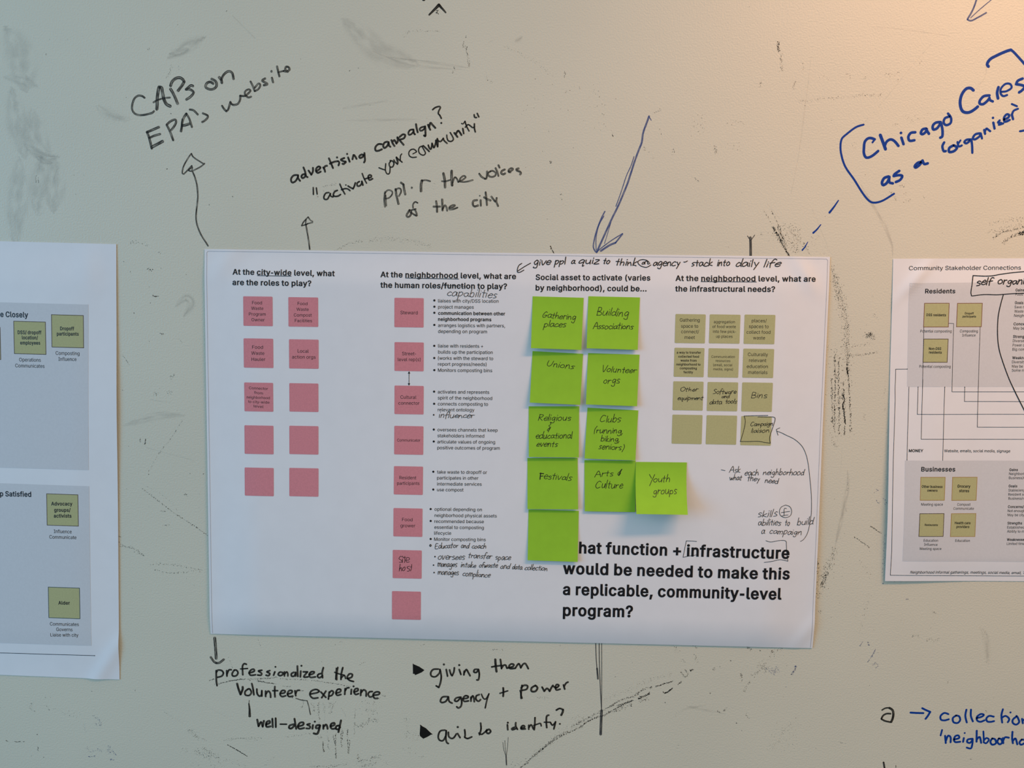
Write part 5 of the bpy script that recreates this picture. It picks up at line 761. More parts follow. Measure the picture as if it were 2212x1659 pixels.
RIGHT_PARTS = [
('panel', 'grey_panel', 'grey_print', [9716, 344, 11554, 304, 11644, 1730, 9764, 1762]),
('panel', 'grey_panel', 'grey_print', [9775, 2785, 11712, 2755, 11808, 4183, 9815, 4208]),
('text', 'title_text', [('Community Stakeholder Connections', 9709, 168, 11212, 142, 56, 0)], '', 10, [], None),
('text', 'heading', [('Residents', 9935, 479, 10338, 473, 58, 46)], '', 10, [], None),
('text', 'heading', [('Businesses', 10000, 2931, 10472, 2925, 60, 46)], '', 10, [], None),
('square', 'printed_square', 'khaki_print', [9935, 615, 10265, 610, 10271, 934, 9940, 939], 0, 'red_print', [('DSS residents', 9970, 789, 10231, 788, 34, 48)], [], '', 7, 'khaki square printed DSS residents'),
('square', 'printed_square', 'khaki_print', [10376, 610, 10711, 604, 10716, 924, 10381, 929], 0, 'red_print', [('Dropoff', 10484, 757, 10603, 758, 28, 48), ('participants', 10456, 800, 10636, 799, 28, 48)], [], '', 7, 'khaki square printed Dropoff participants'),
('square', 'printed_square', 'khaki_print', [9952, 1102, 10278, 1097, 10283, 1417, 9958, 1422], 0, 'brown_print', [('Non-DSS', 10026, 1249, 10192, 1248, 34, 48), ('residents', 10030, 1299, 10202, 1299, 34, 48)], [], '', 7, 'khaki square printed Non-DSS residents'),
('square', 'printed_square', 'khaki_print', [9998, 3014, 10336, 3009, 10341, 3332, 10004, 3337], 0, 'tan_print', [('Other business', 10017, 3160, 10305, 3159, 35, 48), ('owners', 10095, 3212, 10237, 3212, 35, 48)], [], '', 7, 'khaki square printed Other business owners'),
('square', 'printed_square', 'khaki_print', [10440, 3008, 10782, 3003, 10787, 3328, 10446, 3334], 0, 'tan_print', [('Grocery', 10514, 3152, 10696, 3152, 40, 48), ('stores', 10542, 3214, 10682, 3215, 40, 48)], [], '', 7, 'khaki square printed Grocery stores'),
('square', 'printed_square', 'khaki_print', [10009, 3525, 10347, 3519, 10353, 3843, 10014, 3848], 0, 'brown_print', [('Restaurants', 10086, 3694, 10269, 3694, 27, 48)], [], '', 7, 'khaki square printed Restaurants'),
('square', 'printed_square', 'khaki_print', [10451, 3520, 10795, 3514, 10800, 3840, 10456, 3845], 0, 'tan_print', [('Health care', 10507, 3667, 10728, 3666, 35, 48), ('providers', 10534, 3720, 10714, 3720, 35, 48)], [], '', 7, 'khaki square printed Health care providers'),
('text', 'caption', [('Potential composting', 9901, 1014, 10318, 1008, 37, 0)], '', 10, [], None),
('text', 'caption', [('Potential composting', 9914, 1498, 10333, 1492, 37, 0)], '', 10, [], None),
('text', 'caption', [('Composting', 10431, 1005, 10673, 1002, 37, 0), ('Influence', 10465, 1061, 10645, 1058, 37, 0)], '', 10, [], None),
('text', 'caption', [('MONEY', 9822, 2666, 10016, 2662, 38, 42)], '', 10, [], None),
('text', 'caption', [('Website, emails, social media, signage', 10305, 2659, 11212, 2647, 38, 0)], '', 10, [], None),
('text', 'caption', [('Meeting space', 10022, 3411, 10324, 3407, 36, 0)], '', 10, [], None),
('text', 'caption', [('Compost', 10526, 3407, 10712, 3405, 36, 0), ('Communicate', 10476, 3464, 10762, 3461, 36, 0)], '', 10, [], None),
('text', 'caption', [('Education', 10085, 3920, 10286, 3919, 36, 0), ('Influence', 10094, 3978, 10282, 3977, 36, 0), ('Meeting space', 10040, 4039, 10340, 4035, 36, 0)], '', 10, [], None),
('text', 'caption', [('Education', 10530, 3918, 10734, 3917, 36, 0)], '', 10, [], None),
('text', 'text_column', [('Gains', 11146, 438, 11262, 436, 37, 42), ('Food', 11149, 495, 11247, 493, 37, 0), ('Goals', 11147, 609, 11261, 608, 37, 42), ('Save m', 11146, 667, 11292, 665, 37, 0), ('Waste', 11148, 725, 11270, 723, 37, 0), ('Neighb', 11148, 783, 11311, 781, 37, 0), ('Concer', 11148, 897, 11322, 894, 37, 42), ('May be', 11149, 955, 11296, 953, 37, 0), ('Strengt', 11151, 1069, 11320, 1067, 37, 42), ('Diversit', 11152, 1127, 11308, 1125, 37, 0), ('Power o', 11154, 1186, 11314, 1183, 37, 0), ('Big com', 11155, 1243, 11324, 1240, 37, 0), ('Weakne', 11159, 1359, 11340, 1356, 37, 42), ('Diversity', 11160, 1416, 11341, 1413, 37, 0), ('May be', 11163, 1475, 11310, 1472, 37, 0), ('Some m', 11164, 1531, 11334, 1528, 37, 0)], '', 10, [], None),
('text', 'text_column', [('Gains', 11217, 2908, 11333, 2906, 36, 42), ('Neighborh', 11216, 2964, 11437, 2960, 36, 0), ('Business/r', 11218, 3021, 11429, 3017, 36, 0), ('Goals', 11221, 3137, 11339, 3134, 36, 42), ('Stable/eng', 11222, 3195, 11444, 3190, 36, 0), ('Resident se', 11225, 3253, 11457, 3249, 36, 0), ('Business/re', 11228, 3310, 11462, 3306, 36, 0), ('Concerns/i', 11230, 3427, 11458, 3423, 36, 42), ('Not enough', 11231, 3485, 11466, 3480, 36, 0), ('May be city', 11233, 3543, 11462, 3538, 36, 0), ('Strengths', 11238, 3659, 11438, 3655, 36, 42), ('Established', 11239, 3718, 11473, 3713, 36, 0), ('Ability to me', 11240, 3775, 11503, 3770, 36, 0), ('Weaknesse', 11245, 3892, 11481, 3887, 36, 42), ('Limited time', 11246, 3950, 11492, 3944, 36, 0)], '', 10, [], None),
('text', 'footer_text', [('Neighborhood informal gatherings, meetings, social media, email, T', 9935, 4385, 11532, 4367, 40, 0, 0.2)], '', 10, [], None),
('lines', 'connector_line', 'l:9754,1518 9598,1522|l:9598,1522 9601,1657 9602,1790 9610,1946 9612,2227 9613,2601 9615,2826 9622,3138 9626,3349 9637,3668 9656,4077 9657,4240 9660,4415|l:9660,4415 10078,4411 10716,4407 11134,4401 11758,4389', 6, [(9754, 1518, 6)]),
('lines', 'connector_line', 'l:9787,1764 9794,2270 9800,2775', 6, [(9800, 2775, 6)]),
('lines', 'connector_line', 'l:9909,1764 9912,1940 9916,2141|l:9916,2141 10440,2132 10900,2123 11449,2114', 6, [(9909, 1765, 6)]),
('lines', 'connector_line', 'l:9944,938 9954,1259 9969,1788|l:9968,1660 9974,2032 9981,2483|l:9981,2483 10458,2476 10921,2469 11471,2460', 6, []),
('lines', 'connector_line', 'l:10268,1757 10278,2260 10290,2776', 6, [(10269, 1759, 6)]),
('lines', 'connector_line', 'l:10273,883 10341,885|l:10341,885 10351,1253 10369,1781|l:10364,1653 10371,1821|l:10371,1821 10881,1812 11429,1803', 6, []),
('lines', 'connector_line', 'l:10541,1755 10548,1951|l:10548,1951 10981,1945 11438,1939', 6, [(10541, 1755, 6)]),
('lines', 'connector_line', 'l:10700,924 10711,1305 10724,1775|l:10721,1648 10733,2020 10744,2305|l:10744,2305 11094,2300 11460,2293', 6, []),
('pen', 'pen_box', [], '11332,163 11255,168 11108,183 10940,208 10828,230 10716,236 10570,230|10570,230 10560,338 10548,452 10556,491 10573,506 10724,486 10893,487 10982,480 11117,469 11340,457', 13, None),
('pen', 'pen_note', [('self', 10615, 362, 10819, 352, 54), ('organiz', 10899, 339, 11312, 337, 54)], '', 13, None),
('pen', 'pen_line', [], '10986,482 10957,616 10934,787 10939,1015 10972,1221 11040,1414 11133,1631 11204,1767 11261,1872 11377,2078', 14, None),
]
NOTES = [
('green sticky note handwritten Gathering places, top of the left column', [(458.0, 59.4), (528.2, 60.5), (526.2, 132.1), (456.8, 130.6)], (0.5, 10, 6), [('Gathering', 4709, 879, 5168, 915, 48), ('places', 4735, 1014, 5037, 1009, 48)], ''),
('green sticky note handwritten Building Associations, top of the second column', [(534.7, 58.3), (605.4, 59.0), (603.5, 130.9), (533.2, 129.7)], (0.5, 8, 5), [('Building', 5457, 839, 5897, 853, 58), ('Associations', 5416, 1033, 5963, 1022, 46)], ''),
('green sticky note handwritten Unions, below the Gathering places note', [(459.1, 134.9), (529.0, 137.6), (526.3, 208.1), (456.4, 206.0)], (0.5, 7, 5), [('Unions', 4784, 1553, 5159, 1586, 46)], ''),
('green sticky note handwritten Volunteer orgs, below the Building Associations note', [(536.0, 136.5), (606.9, 137.6), (604.7, 208.7), (533.9, 207.0)], (0.5, 9, 5), [('Volunteer', 5547, 1618, 6021, 1630, 46), ('orgs', 5570, 1781, 5792, 1778, 51)], ''),
('green sticky note handwritten Religious and educational events, middle of the left column', [(455.0, 211.9), (525.1, 210.6), (525.9, 281.9), (456.3, 282.3)], (0.5, 5, 4), [('Religious', 4683, 2316, 5128, 2308, 47), ('educational', 4652, 2568, 5155, 2553, 47), ('events', 4665, 2674, 4953, 2673, 44)], '4854,2334 4861,2366 4835,2384 4850,2407 4815,2443 4830,2455 4852,2425 4861,2401|4844,2425 4828,2474'),
('green sticky note handwritten Clubs (running, biking, seniors)', [(536.8, 212.3), (607.3, 215.0), (604.5, 284.6), (533.9, 283.0)], (0.5, 5, 4), [('Clubs', 5535, 2322, 5820, 2320, 53), ('(running,', 5457, 2475, 5864, 2477, 47), ('biking,', 5554, 2587, 5821, 2587, 42), ('seniors)', 5529, 2693, 5873, 2709, 44)], ''),
('green sticky note handwritten Festivals with a heavy first letter', [(454.4, 284.6), (524.6, 283.3), (526.5, 355.0), (455.7, 355.9)], (0.5, 4, 4), [('estivals', 4771, 3131, 5156, 3150, 49)], 'w14:4733,3052 4725,3140|w14:4723,3058 4774,3061|w11:4729,3097 4768,3093'),
('green sticky note handwritten Arts and Culture, bottom of the second column', [(534.1, 286.1), (605.4, 285.6), (606.2, 357.4), (535.8, 357.6)], (0.5, 3, 3), [('Arts', 5488, 3091, 5739, 3075, 49), ('Culture', 5494, 3249, 5876, 3242, 54)], 'w12:5865,2978 5843,3020 5826,3067|w9:5833,3014 5811,3044 5826,3065 5849,3032|w9:5848,2996 5834,3055'),
('brighter green sticky note handwritten Youth groups, lifting off to the right of the others', [(605.8, 287.1), (676.5, 286.6), (674.7, 354.4), (604.3, 354.0)], (1.0, 27, 24), [('Youth', 6228, 3138, 6524, 3137, 51), ('groups', 6288, 3294, 6610, 3289, 53)], ''),
('blank green sticky note, lowest of the left column', [(457.1, 357.4), (527.6, 357.8), (527.3, 429.5), (457.1, 428.5)], (0.5, 4, 4), [], ''),
]

# ---------------------------------------------------------------- helpers
def points(s):
    return [tuple(int(q) / 10.0 for q in p.split(',')) for p in s.split()]


def smooth_line(pts, n=5):
    if len(pts) < 3:
        return pts
    P = [pts[0]] + list(pts) + [pts[-1]]
    out = []
    for i in range(1, len(P) - 2):
        p0, p1, p2, p3 = P[i - 1:i + 3]
        for k in range(n):
            t = k / n
            out.append(tuple(0.5 * (2 * p1[j] + (p2[j] - p0[j]) * t + (2 * p0[j] - 5 * p1[j] + 4 * p2[j] - p3[j]) * t * t
                                    + (3 * p1[j] - p0[j] - 3 * p2[j] + p3[j]) * t ** 3) for j in (0, 1)))
    out.append(pts[-1])
    return out


class Flat:
    """Collects flat shapes (ribbons, letters, polygons) that lie on a surface."""

    def __init__(self, surf, lift):
        self.surf, self.lift, self.v, self.f, self.uv, self.n = surf, lift, [], [], [], 0

    def add(self, uvs, faces, tex=None, extra=0.0):
        base = len(self.v)
        for u, v in uvs:
            self.v.append(world(u, v, self.surf.depth(u, v) + self.lift + extra))
        self.uv += tex if tex else [(u * .1, v * .1) for u, v in uvs]
        self.f += [tuple(base + i for i in f) for f in faces]

    def ribbon(self, pts, w, curve=True, taper=(1, 1), cap=True, leaf=False):
        if curve:
            pts = smooth_line(pts)
        clean = [pts[0]]
        for p in pts[1:]:
            if math.hypot(p[0] - clean[-1][0], p[1] - clean[-1][1]) > 1e-3:
                clean.append(p)
        if len(clean) < 2:
            x, y = clean[0]
            clean = [(x - w * .02, y), (x + w * .02, y)]
        if isinstance(self.surf, Sheet):                     # short pieces, so that long lines follow the bowed paper
            fine = [clean[0]]
            for p in clean[1:]:
                q = fine[-1]
                k = max(1, int(math.hypot(p[0] - q[0], p[1] - q[1]) / 5))
                fine += [(q[0] + (p[0] - q[0]) * j / k, q[1] + (p[1] - q[1]) * j / k) for j in range(1, k + 1)]
            clean = fine
        runs, cur = [], [clean[0]]
        for i in range(1, len(clean)):
            cur.append(clean[i])
            if i + 1 < len(clean):
                a = (clean[i][0] - clean[i - 1][0], clean[i][1] - clean[i - 1][1])
                b = (clean[i + 1][0] - clean[i][0], clean[i + 1][1] - clean[i][1])
                c = (a[0] * b[0] + a[1] * b[1]) / (math.hypot(*a) * math.hypot(*b))
                if c < 0.3:
                    runs.append(cur)
                    cur = [clean[i]]
        runs.append(cur)
        total = sum(math.hypot(clean[i + 1][0] - clean[i][0], clean[i + 1][1] - clean[i][1]) for i in range(len(clean) - 1))
        s0, off = 0.0, random.random() * 100
        for run in runs:
            self.n += 1
            V, T, F = [], [], []
            n = len(run)
            s = s0
            for i, p in enumerate(run):
                q0, q1 = run[max(i - 1, 0)], run[min(i + 1, n - 1)]
                dx, dy = q1[0] - q0[0], q1[1] - q0[1]
                L = math.hypot(dx, dy) or 1
                if i:
                    s += math.hypot(p[0] - run[i - 1][0], p[1] - run[i - 1][1])
                h = 0.5 * w * (taper[0] + (taper[1] - taper[0]) * s / max(total, 1e-6))
                if leaf:                                     # wiped film thins out towards both ends
                    h *= max(.02, math.sin(math.pi * s / max(total, 1e-6))) ** .6
                nx, ny = -dy / L * h, dx / L * h
                V += [(p[0] + nx, p[1] + ny), (p[0] - nx, p[1] - ny)]
                T += [(s + off, 0.0), (s + off, 1.0)]
                if i:
                    k = 2 * i
                    F.append((k - 2, k - 1, k + 1, k))
            if cap:
                for end in (0, n - 1):
                    p = run[end]
                    a, b = 2 * end, 2 * end + 1
                    o = run[1] if end == 0 else run[n - 2]
                    dx, dy = p[0] - o[0], p[1] - o[1]
                    L = math.hypot(dx, dy) or 1
                    h = math.hypot(V[a][0] - p[0], V[a][1] - p[1])
                    ex, ey = dx / L * h, dy / L * h
                    ax, ay = V[a][0] - p[0], V[a][1] - p[1]
                    ring = [a]
                    for k in range(1, 5):
                        th = math.pi * k / 5
                        ring.append(len(V))
                        V.append((p[0] + ax * math.cos(th) + ex * math.sin(th), p[1] + ay * math.cos(th) + ey * math.sin(th)))
                        T.append((T[a][0] + (h * math.sin(th) if end else -h * math.sin(th)), (1 - math.cos(th)) / 2))
                    ring.append(b)
                    F.append(tuple(ring))
            s0 = s
            self.add(V, F, T, extra=(self.n % 40) * 0.002)

    def disc(self, p, r, k=14):
        V = [(p[0] + r * math.cos(2 * math.pi * i / k), p[1] + r * math.sin(2 * math.pi * i / k)) for i in range(k)]
        self.add(V, [tuple(range(k))])

    def text(self, s, a, b, cap, bold=0.0, slant=0.0):
        """A printed line of type set from a to b (ends of its baseline), capitals `cap` tall."""
        adv, run = [], 0.0
        for ch in s:
            adv.append(run)
            run += GLYPHS[ch][0] + 1.6 * bold * (ch != ' ')
        first, last = glyph(s[0], bold), glyph(s[-1], bold)
        x0 = min(p[0] for p in first[0])
        x1 = adv[-1] + max(p[0] for p in last[0])
        dx, dy = (b[0] - a[0]) / (x1 - x0), (b[1] - a[1]) / (x1 - x0)
        L = math.hypot(dx, dy)
        ex, ey = dx / L * cap / 1000.0, dy / L * cap / 1000.0
        for ch, ad in zip(s, adv):
            if ch == ' ':
                continue
            P, T = glyph(ch, bold)
            self.add([(a[0] + (x + ad - x0 + slant * y) * dx + y * ey, a[1] + (x + ad - x0 + slant * y) * dy - y * ex) for x, y in P], T)

    def write(self, s, a, b, xh, w, slant=0.0):
        """A word in the pen hand from a to b (ends of its baseline), small letters `xh` tall."""
        run = 0
        pos = []
        for ch in s:
            pos.append(run)
            run += HAND[ch][0]
        run -= 1.5
        dx, dy = (b[0] - a[0]) / run, (b[1] - a[1]) / run
        L = math.hypot(dx, dy)
        ex, ey = dx / L * xh / 10.0, dy / L * xh / 10.0
        for ch, x0 in zip(s, pos):
            j, g = random.uniform(-.9, .9), random.uniform(.9, 1.14)
            for st in HAND[ch][1].split('|'):
                if not st:
                    continue
                P = []
                for q in st.split():
                    x, y = (float(t) for t in q.split(','))
                    x, y = x + random.uniform(-.55, .55), y * g + j + random.uniform(-.55, .55)
                    P.append((a[0] + (x + x0 + slant * y) * dx + y * ey, a[1] + (x + x0 + slant * y) * dy - y * ex))
                self.ribbon(P, w)

    def grid_rect(self, c, step=6.0, r=0.0):
        """Four-cornered printed field (corners clockwise from top left), cut fine enough to follow the paper; r rounds its corners."""
        W = math.hypot(c[1][0] - c[0][0], c[1][1] - c[0][1])
        H = math.hypot(c[3][0] - c[0][0], c[3][1] - c[0][1])
        at = lambda s, t: tuple((c[0][i] * (1 - s) + c[1][i] * s) * (1 - t) + (c[3][i] * (1 - s) + c[2][i] * s) * t for i in (0, 1))
        ny, nx = max(2, int(H / step)), max(2, int(W / step))
        ts = [j / ny for j in range(ny + 1)]
        if r:
            fr = r / H
            k = [fr * (1 - math.cos(math.pi / 2 * i / 5)) for i in range(6)]
            ts = k + [fr + (1 - 2 * fr) * j / ny for j in range(1, ny)] + [1 - x for x in reversed(k)]
        V, F = [], []
        for t in ts:
            inset = 0.0
            if r:
                e = max(0.0, 1 - min(t, 1 - t) * H / r)
                inset = r * (1 - math.sqrt(max(0.0, 1 - e * e))) / W
            for i in range(nx + 1):
                V.append(at(inset + (1 - 2 * inset) * i / nx, t))
        for j in range(len(ts) - 1):
            for i in range(nx):
                k = j * (nx + 1) + i
                F.append((k, k + nx + 1, k + nx + 2, k + 1))
        self.add(V, F)


_cache = {}


def glyph(ch, bold):
    key = (ch, bold)
    if key not in _cache:
        cs = [[tuple(float(q) for q in p.split(',')) for p in c.split()] for c in GLYPHS[ch][1].split('|')]
        area = lambda c: sum(c[i - 1][0] * c[i][1] - c[i][0] * c[i - 1][1] for i in range(len(c)))
        sg = 1 if max((area(c) for c in cs), key=abs) > 0 else -1
        if bold:
            new = []
            for c in cs:
                n, o = len(c), []
                for i in range(n):
                    a, p, b = c[i - 1], c[i], c[(i + 1) % n]
                    d1, d2 = (p[0] - a[0], p[1] - a[1]), (b[0] - p[0], b[1] - p[1])
                    l1, l2 = math.hypot(*d1) or 1, math.hypot(*d2) or 1
                    n1, n2 = (d1[1] / l1 * sg, -d1[0] / l1 * sg), (d2[1] / l2 * sg, -d2[0] / l2 * sg)
                    m = (n1[0] + n2[0], n1[1] + n2[1])
                    k = min(1.6, 2 / max(m[0] ** 2 + m[1] ** 2, .2))
                    o.append((p[0] + m[0] * bold * k, p[1] + m[1] * bold * k * .72))
                new.append(o)
            cs = new
        V2, E2 = [], []
        for c in cs:
            k = len(V2)
            V2 += [Vector(p) for p in c]
            E2 += [(k + q, k + (q + 1) % len(c)) for q in range(len(c))]
        cv, _, cf, _, _, _ = delaunay_2d_cdt(V2, E2, [], 0, 1e-4)

        def winding(x, y):
            n = 0
            for c in cs:
                for q in range(len(c)):
                    (ax, ay), (bx, by) = c[q - 1], c[q]
                    if (ay > y) != (by > y) and x < ax + (y - ay) * (bx - ax) / (by - ay):
                        n += 1 if by > ay else -1
            return n

        P = [(p[0], p[1]) for p in cv]
        T = [tuple(f) for f in cf if winding(sum(P[q][0] for q in f) / 3, sum(P[q][1] for q in f) / 3) * sg > 0]
        _cache[key] = (P, T)
    return _cache[key]


COL = bpy.context.scene.collection


def link(name, verts, faces, mat, parent=None, uv=None, shade=False, label=None):
    """ONE mesh object; a child keeps its thing's origin, a lone mesh gets the middle of its lower edge."""
    if parent is not None:
        r = parent
        while r.parent:
            r = r.parent
        org = tuple(r.location)
    else:
        org = ((min(p[0] for p in verts) + max(p[0] for p in verts)) / 2, 0.0, min(p[2] for p in verts))
    me = bpy.data.meshes.new(name)
    me.from_pydata([(x - org[0], y - org[1], z - org[2]) for x, y, z in verts], [], faces)
    me.materials.append(mat)
    if uv:
        lay = me.uv_layers.new(name='UVMap')
        vi = [0] * len(me.loops)
        me.loops.foreach_get('vertex_index', vi)
        lay.data.foreach_set('uv', [c for i in vi for c in uv[i]])
    if shade:
        me.polygons.foreach_set('use_smooth', [True] * len(me.polygons))
    me.update()
    o = bpy.data.objects.new(name, me)
    COL.objects.link(o)
    if parent is not None:
        o.parent = parent
    else:
        o.location = org
    if label:
        o['label'] = label
    return o


def put(name, flat, mat, parent=None, label=None):
    return link(name, flat.v, flat.f, mat, parent, flat.uv, False, label)


def tag(o, label, cat, group=None, kind=None):
    o['label'], o['category'] = label, cat
    if group:
        o['group'] = group
    if kind:
        o['kind'] = kind
    return o


def empty(name, loc, label, cat, group=None):
    o = bpy.data.objects.new(name, None)
    o.empty_display_size = 0.02
    o.location = loc
    COL.objects.link(o)
    return tag(o, label, cat, group)


def paper(name, sheet, mat, parent, nx, ny, thick):
    V, F, UV = [], [], []
    for j in range(ny + 1):
        for i in range(nx + 1):
            s, t = i / nx, j / ny
            u, v = sheet.at(s, t)
            V.append(world(u, v, sheet.depth(u, v)))
            UV.append((s, 1 - t))
    for j in range(ny):
        for i in range(nx):
            k = j * (nx + 1) + i
            F.append((k, k + nx + 1, k + nx + 2, k + 1))
    o = link(name, V, F, mat, parent, UV, True)
    rim = lambda i: i % (nx + 1) in (0, nx), lambda i: i // (nx + 1) in (0, ny)
    for e in o.data.edges:
        p, q = e.vertices
        e.use_edge_sharp = (rim[0](p) and rim[0](q) and abs(p - q) == nx + 1) or (rim[1](p) and rim[1](q) and abs(p - q) == 1)
    m = o.modifiers.new('thickness', 'SOLIDIFY')
    m.thickness, m.offset = thick / 1000.0, -1
    return o


# ---------------------------------------------------------------- materials
def material(name, colour, rough=0.6, spec=0.3):
    m = bpy.data.materials.new(name)
    m.use_nodes = True
    b = m.node_tree.nodes['Principled BSDF']
    b.inputs['Base Color'].default_value = (*colour, 1)
    b.inputs['Roughness'].default_value = rough
    b.inputs['Specular IOR Level'].default_value = spec
    return m, m.node_tree, b


def node(t, kind, **kw):
    n = t.nodes.new(kind)
    for k, v in kw.items():
        setattr(n, k, v)
    return n


def paper_material(name, colour, fibre, amount=0.04, rough=0.75, spec=0.2):
    m, t, b = material(name, colour, rough, spec)
    tc = node(t, 'ShaderNodeTexCoord')
    nz = node(t, 'ShaderNodeTexNoise')
    nz.inputs['Scale'].default_value = fibre
    nz.inputs['Detail'].default_value = 3
    t.links.new(tc.outputs['Object'], nz.inputs['Vector'])
    mr = node(t, 'ShaderNodeMapRange')
    mr.inputs['From Min'].default_value, mr.inputs['From Max'].default_value = .3, .7
    mr.inputs['To Min'].default_value, mr.inputs['To Max'].default_value = 1 - amount, 1 + amount
    t.links.new(nz.outputs['Fac'], mr.inputs['Value'])
    mx = node(t, 'ShaderNodeVectorMath', operation='SCALE')
    mx.inputs[0].default_value = colour
    t.links.new(mr.outputs['Result'], mx.inputs['Scale'])
    t.links.new(mx.outputs['Vector'], b.inputs['Base Color'])
    return m


def marker_material(name, colour, low, high, fine=6.0, along=0.10, thr=(.40, .62), edge=.5):
    """Dry-wipe ink: streaks run along the stroke, the rims are denser, the wall shows through the thin places."""
    m, t, b = material(name, colour, .55, .12)
    uv = node(t, 'ShaderNodeUVMap')
    mp = node(t, 'ShaderNodeMapping')
    mp.inputs['Scale'].default_value = (along, fine, 1)
    nz = node(t, 'ShaderNodeTexNoise')
    nz.inputs['Scale'].default_value = 1.0
    nz.inputs['Detail'].default_value = 4
    nz.inputs['Roughness'].default_value = .65
    t.links.new(uv.outputs['UV'], mp.inputs['Vector'])
    t.links.new(mp.outputs['Vector'], nz.inputs['Vector'])
    mr = node(t, 'ShaderNodeMapRange')
    mr.inputs['From Min'].default_value, mr.inputs['From Max'].default_value = thr
    mr.inputs['To Min'].default_value, mr.inputs['To Max'].default_value = low, high
    t.links.new(nz.outputs['Fac'], mr.inputs['Value'])
    sp = node(t, 'ShaderNodeSeparateXYZ')
    t.links.new(uv.outputs['UV'], sp.inputs['Vector'])
    a = node(t, 'ShaderNodeMath', operation='SUBTRACT')
    a.inputs[1].default_value = .5
    t.links.new(sp.outputs['Y'], a.inputs[0])
    a2 = node(t, 'ShaderNodeMath', operation='ABSOLUTE')
    t.links.new(a.outputs[0], a2.inputs[0])
    a3 = node(t, 'ShaderNodeMapRange')
    a3.inputs['From Min'].default_value, a3.inputs['From Max'].default_value = .22, .46
    a3.inputs['To Min'].default_value, a3.inputs['To Max'].default_value = 0, edge
    t.links.new(a2.outputs[0], a3.inputs['Value'])
    ad = node(t, 'ShaderNodeMath', operation='ADD', use_clamp=True)
    t.links.new(mr.outputs['Result'], ad.inputs[0])
    t.links.new(a3.outputs['Result'], ad.inputs[1])
    t.links.new(ad.outputs[0], b.inputs['Alpha'])
    return m


def smear_material(name, colour, top):
    """Wiped ink left as a thin grey film: soft at its rims, streaked."""
    m, t, b = material(name, colour, .6, .2)
    uv = node(t, 'ShaderNodeUVMap')
    sp = node(t, 'ShaderNodeSeparateXYZ')
    t.links.new(uv.outputs['UV'], sp.inputs['Vector'])
    mp = node(t, 'ShaderNodeMapping')
    mp.inputs['Scale'].default_value = (.035, 3.2, 1)
    t.links.new(uv.outputs['UV'], mp.inputs['Vector'])
    nz = node(t, 'ShaderNodeTexNoise')
    nz.inputs['Scale'].default_value = 1
    nz.inputs['Detail'].default_value = 5
    t.links.new(mp.outputs['Vector'], nz.inputs['Vector'])
    mr = node(t, 'ShaderNodeMapRange')
    mr.inputs['From Min'].default_value, mr.inputs['From Max'].default_value = .36, .72
    mr.inputs['To Min'].default_value, mr.inputs['To Max'].default_value = 0, top
    t.links.new(nz.outputs['Fac'], mr.inputs['Value'])
    a = node(t, 'ShaderNodeMath', operation='SUBTRACT')
    a.inputs[1].default_value = .5
    t.links.new(sp.outputs['Y'], a.inputs[0])
    a2 = node(t, 'ShaderNodeMath', operation='ABSOLUTE')
    t.links.new(a.outputs[0], a2.inputs[0])
    a3 = node(t, 'ShaderNodeMapRange', interpolation_type='SMOOTHSTEP')
    a3.inputs['From Min'].default_value, a3.inputs['From Max'].default_value = .5, .1
    t.links.new(a2.outputs[0], a3.inputs['Value'])
    mu = node(t, 'ShaderNodeMath', operation='MULTIPLY')
    t.links.new(mr.outputs['Result'], mu.inputs[0])
    t.links.new(a3.outputs['Result'], mu.inputs[1])
    t.links.new(mu.outputs[0], b.inputs['Alpha'])
    return m


def wall_material():
    m, t, b = material('wall_paint', WALL_COLOUR, .38, .28)
    tc = node(t, 'ShaderNodeTexCoord')
    big = node(t, 'ShaderNodeTexNoise')
    big.inputs['Scale'].default_value = 3.0
    big.inputs['Detail'].default_value = 4
    fine = node(t, 'ShaderNodeTexNoise')
    fine.inputs['Scale'].default_value = 430.0
    fine.inputs['Detail'].default_value = 2.5
    fine.inputs['Roughness'].default_value = .45
    wide = node(t, 'ShaderNodeTexNoise')
    wide.inputs['Scale'].default_value = 70.0
    wide.inputs['Detail'].default_value = 2
    for n in (big, fine, wide):
        t.links.new(tc.outputs['Object'], n.inputs['Vector'])
    mr = node(t, 'ShaderNodeMapRange')
    mr.inputs['From Min'].default_value, mr.inputs['From Max'].default_value = .3, .7
    mr.inputs['To Min'].default_value, mr.inputs['To Max'].default_value = .97, 1.03
    t.links.new(big.outputs['Fac'], mr.inputs['Value'])
    mx = node(t, 'ShaderNodeVectorMath', operation='SCALE')
    mx.inputs[0].default_value = WALL_COLOUR
    t.links.new(mr.outputs['Result'], mx.inputs['Scale'])
    t.links.new(mx.outputs['Vector'], b.inputs['Base Color'])
    w = node(t, 'ShaderNodeMath', operation='MULTIPLY')
    w.inputs[1].default_value = .28
    t.links.new(wide.outputs['Fac'], w.inputs[0])
    s = node(t, 'ShaderNodeMath', operation='ADD')
    t.links.new(w.outputs[0], s.inputs[0])
    t.links.new(fine.outputs['Fac'], s.inputs[1])
    bp = node(t, 'ShaderNodeBump')
    bp.inputs['Strength'].default_value = 1.0
    bp.inputs['Distance'].default_value = WALL_BUMP
    t.links.new(s.outputs[0], bp.inputs['Height'])
    t.links.new(bp.outputs['Normal'], b.inputs['Normal'])
    return m

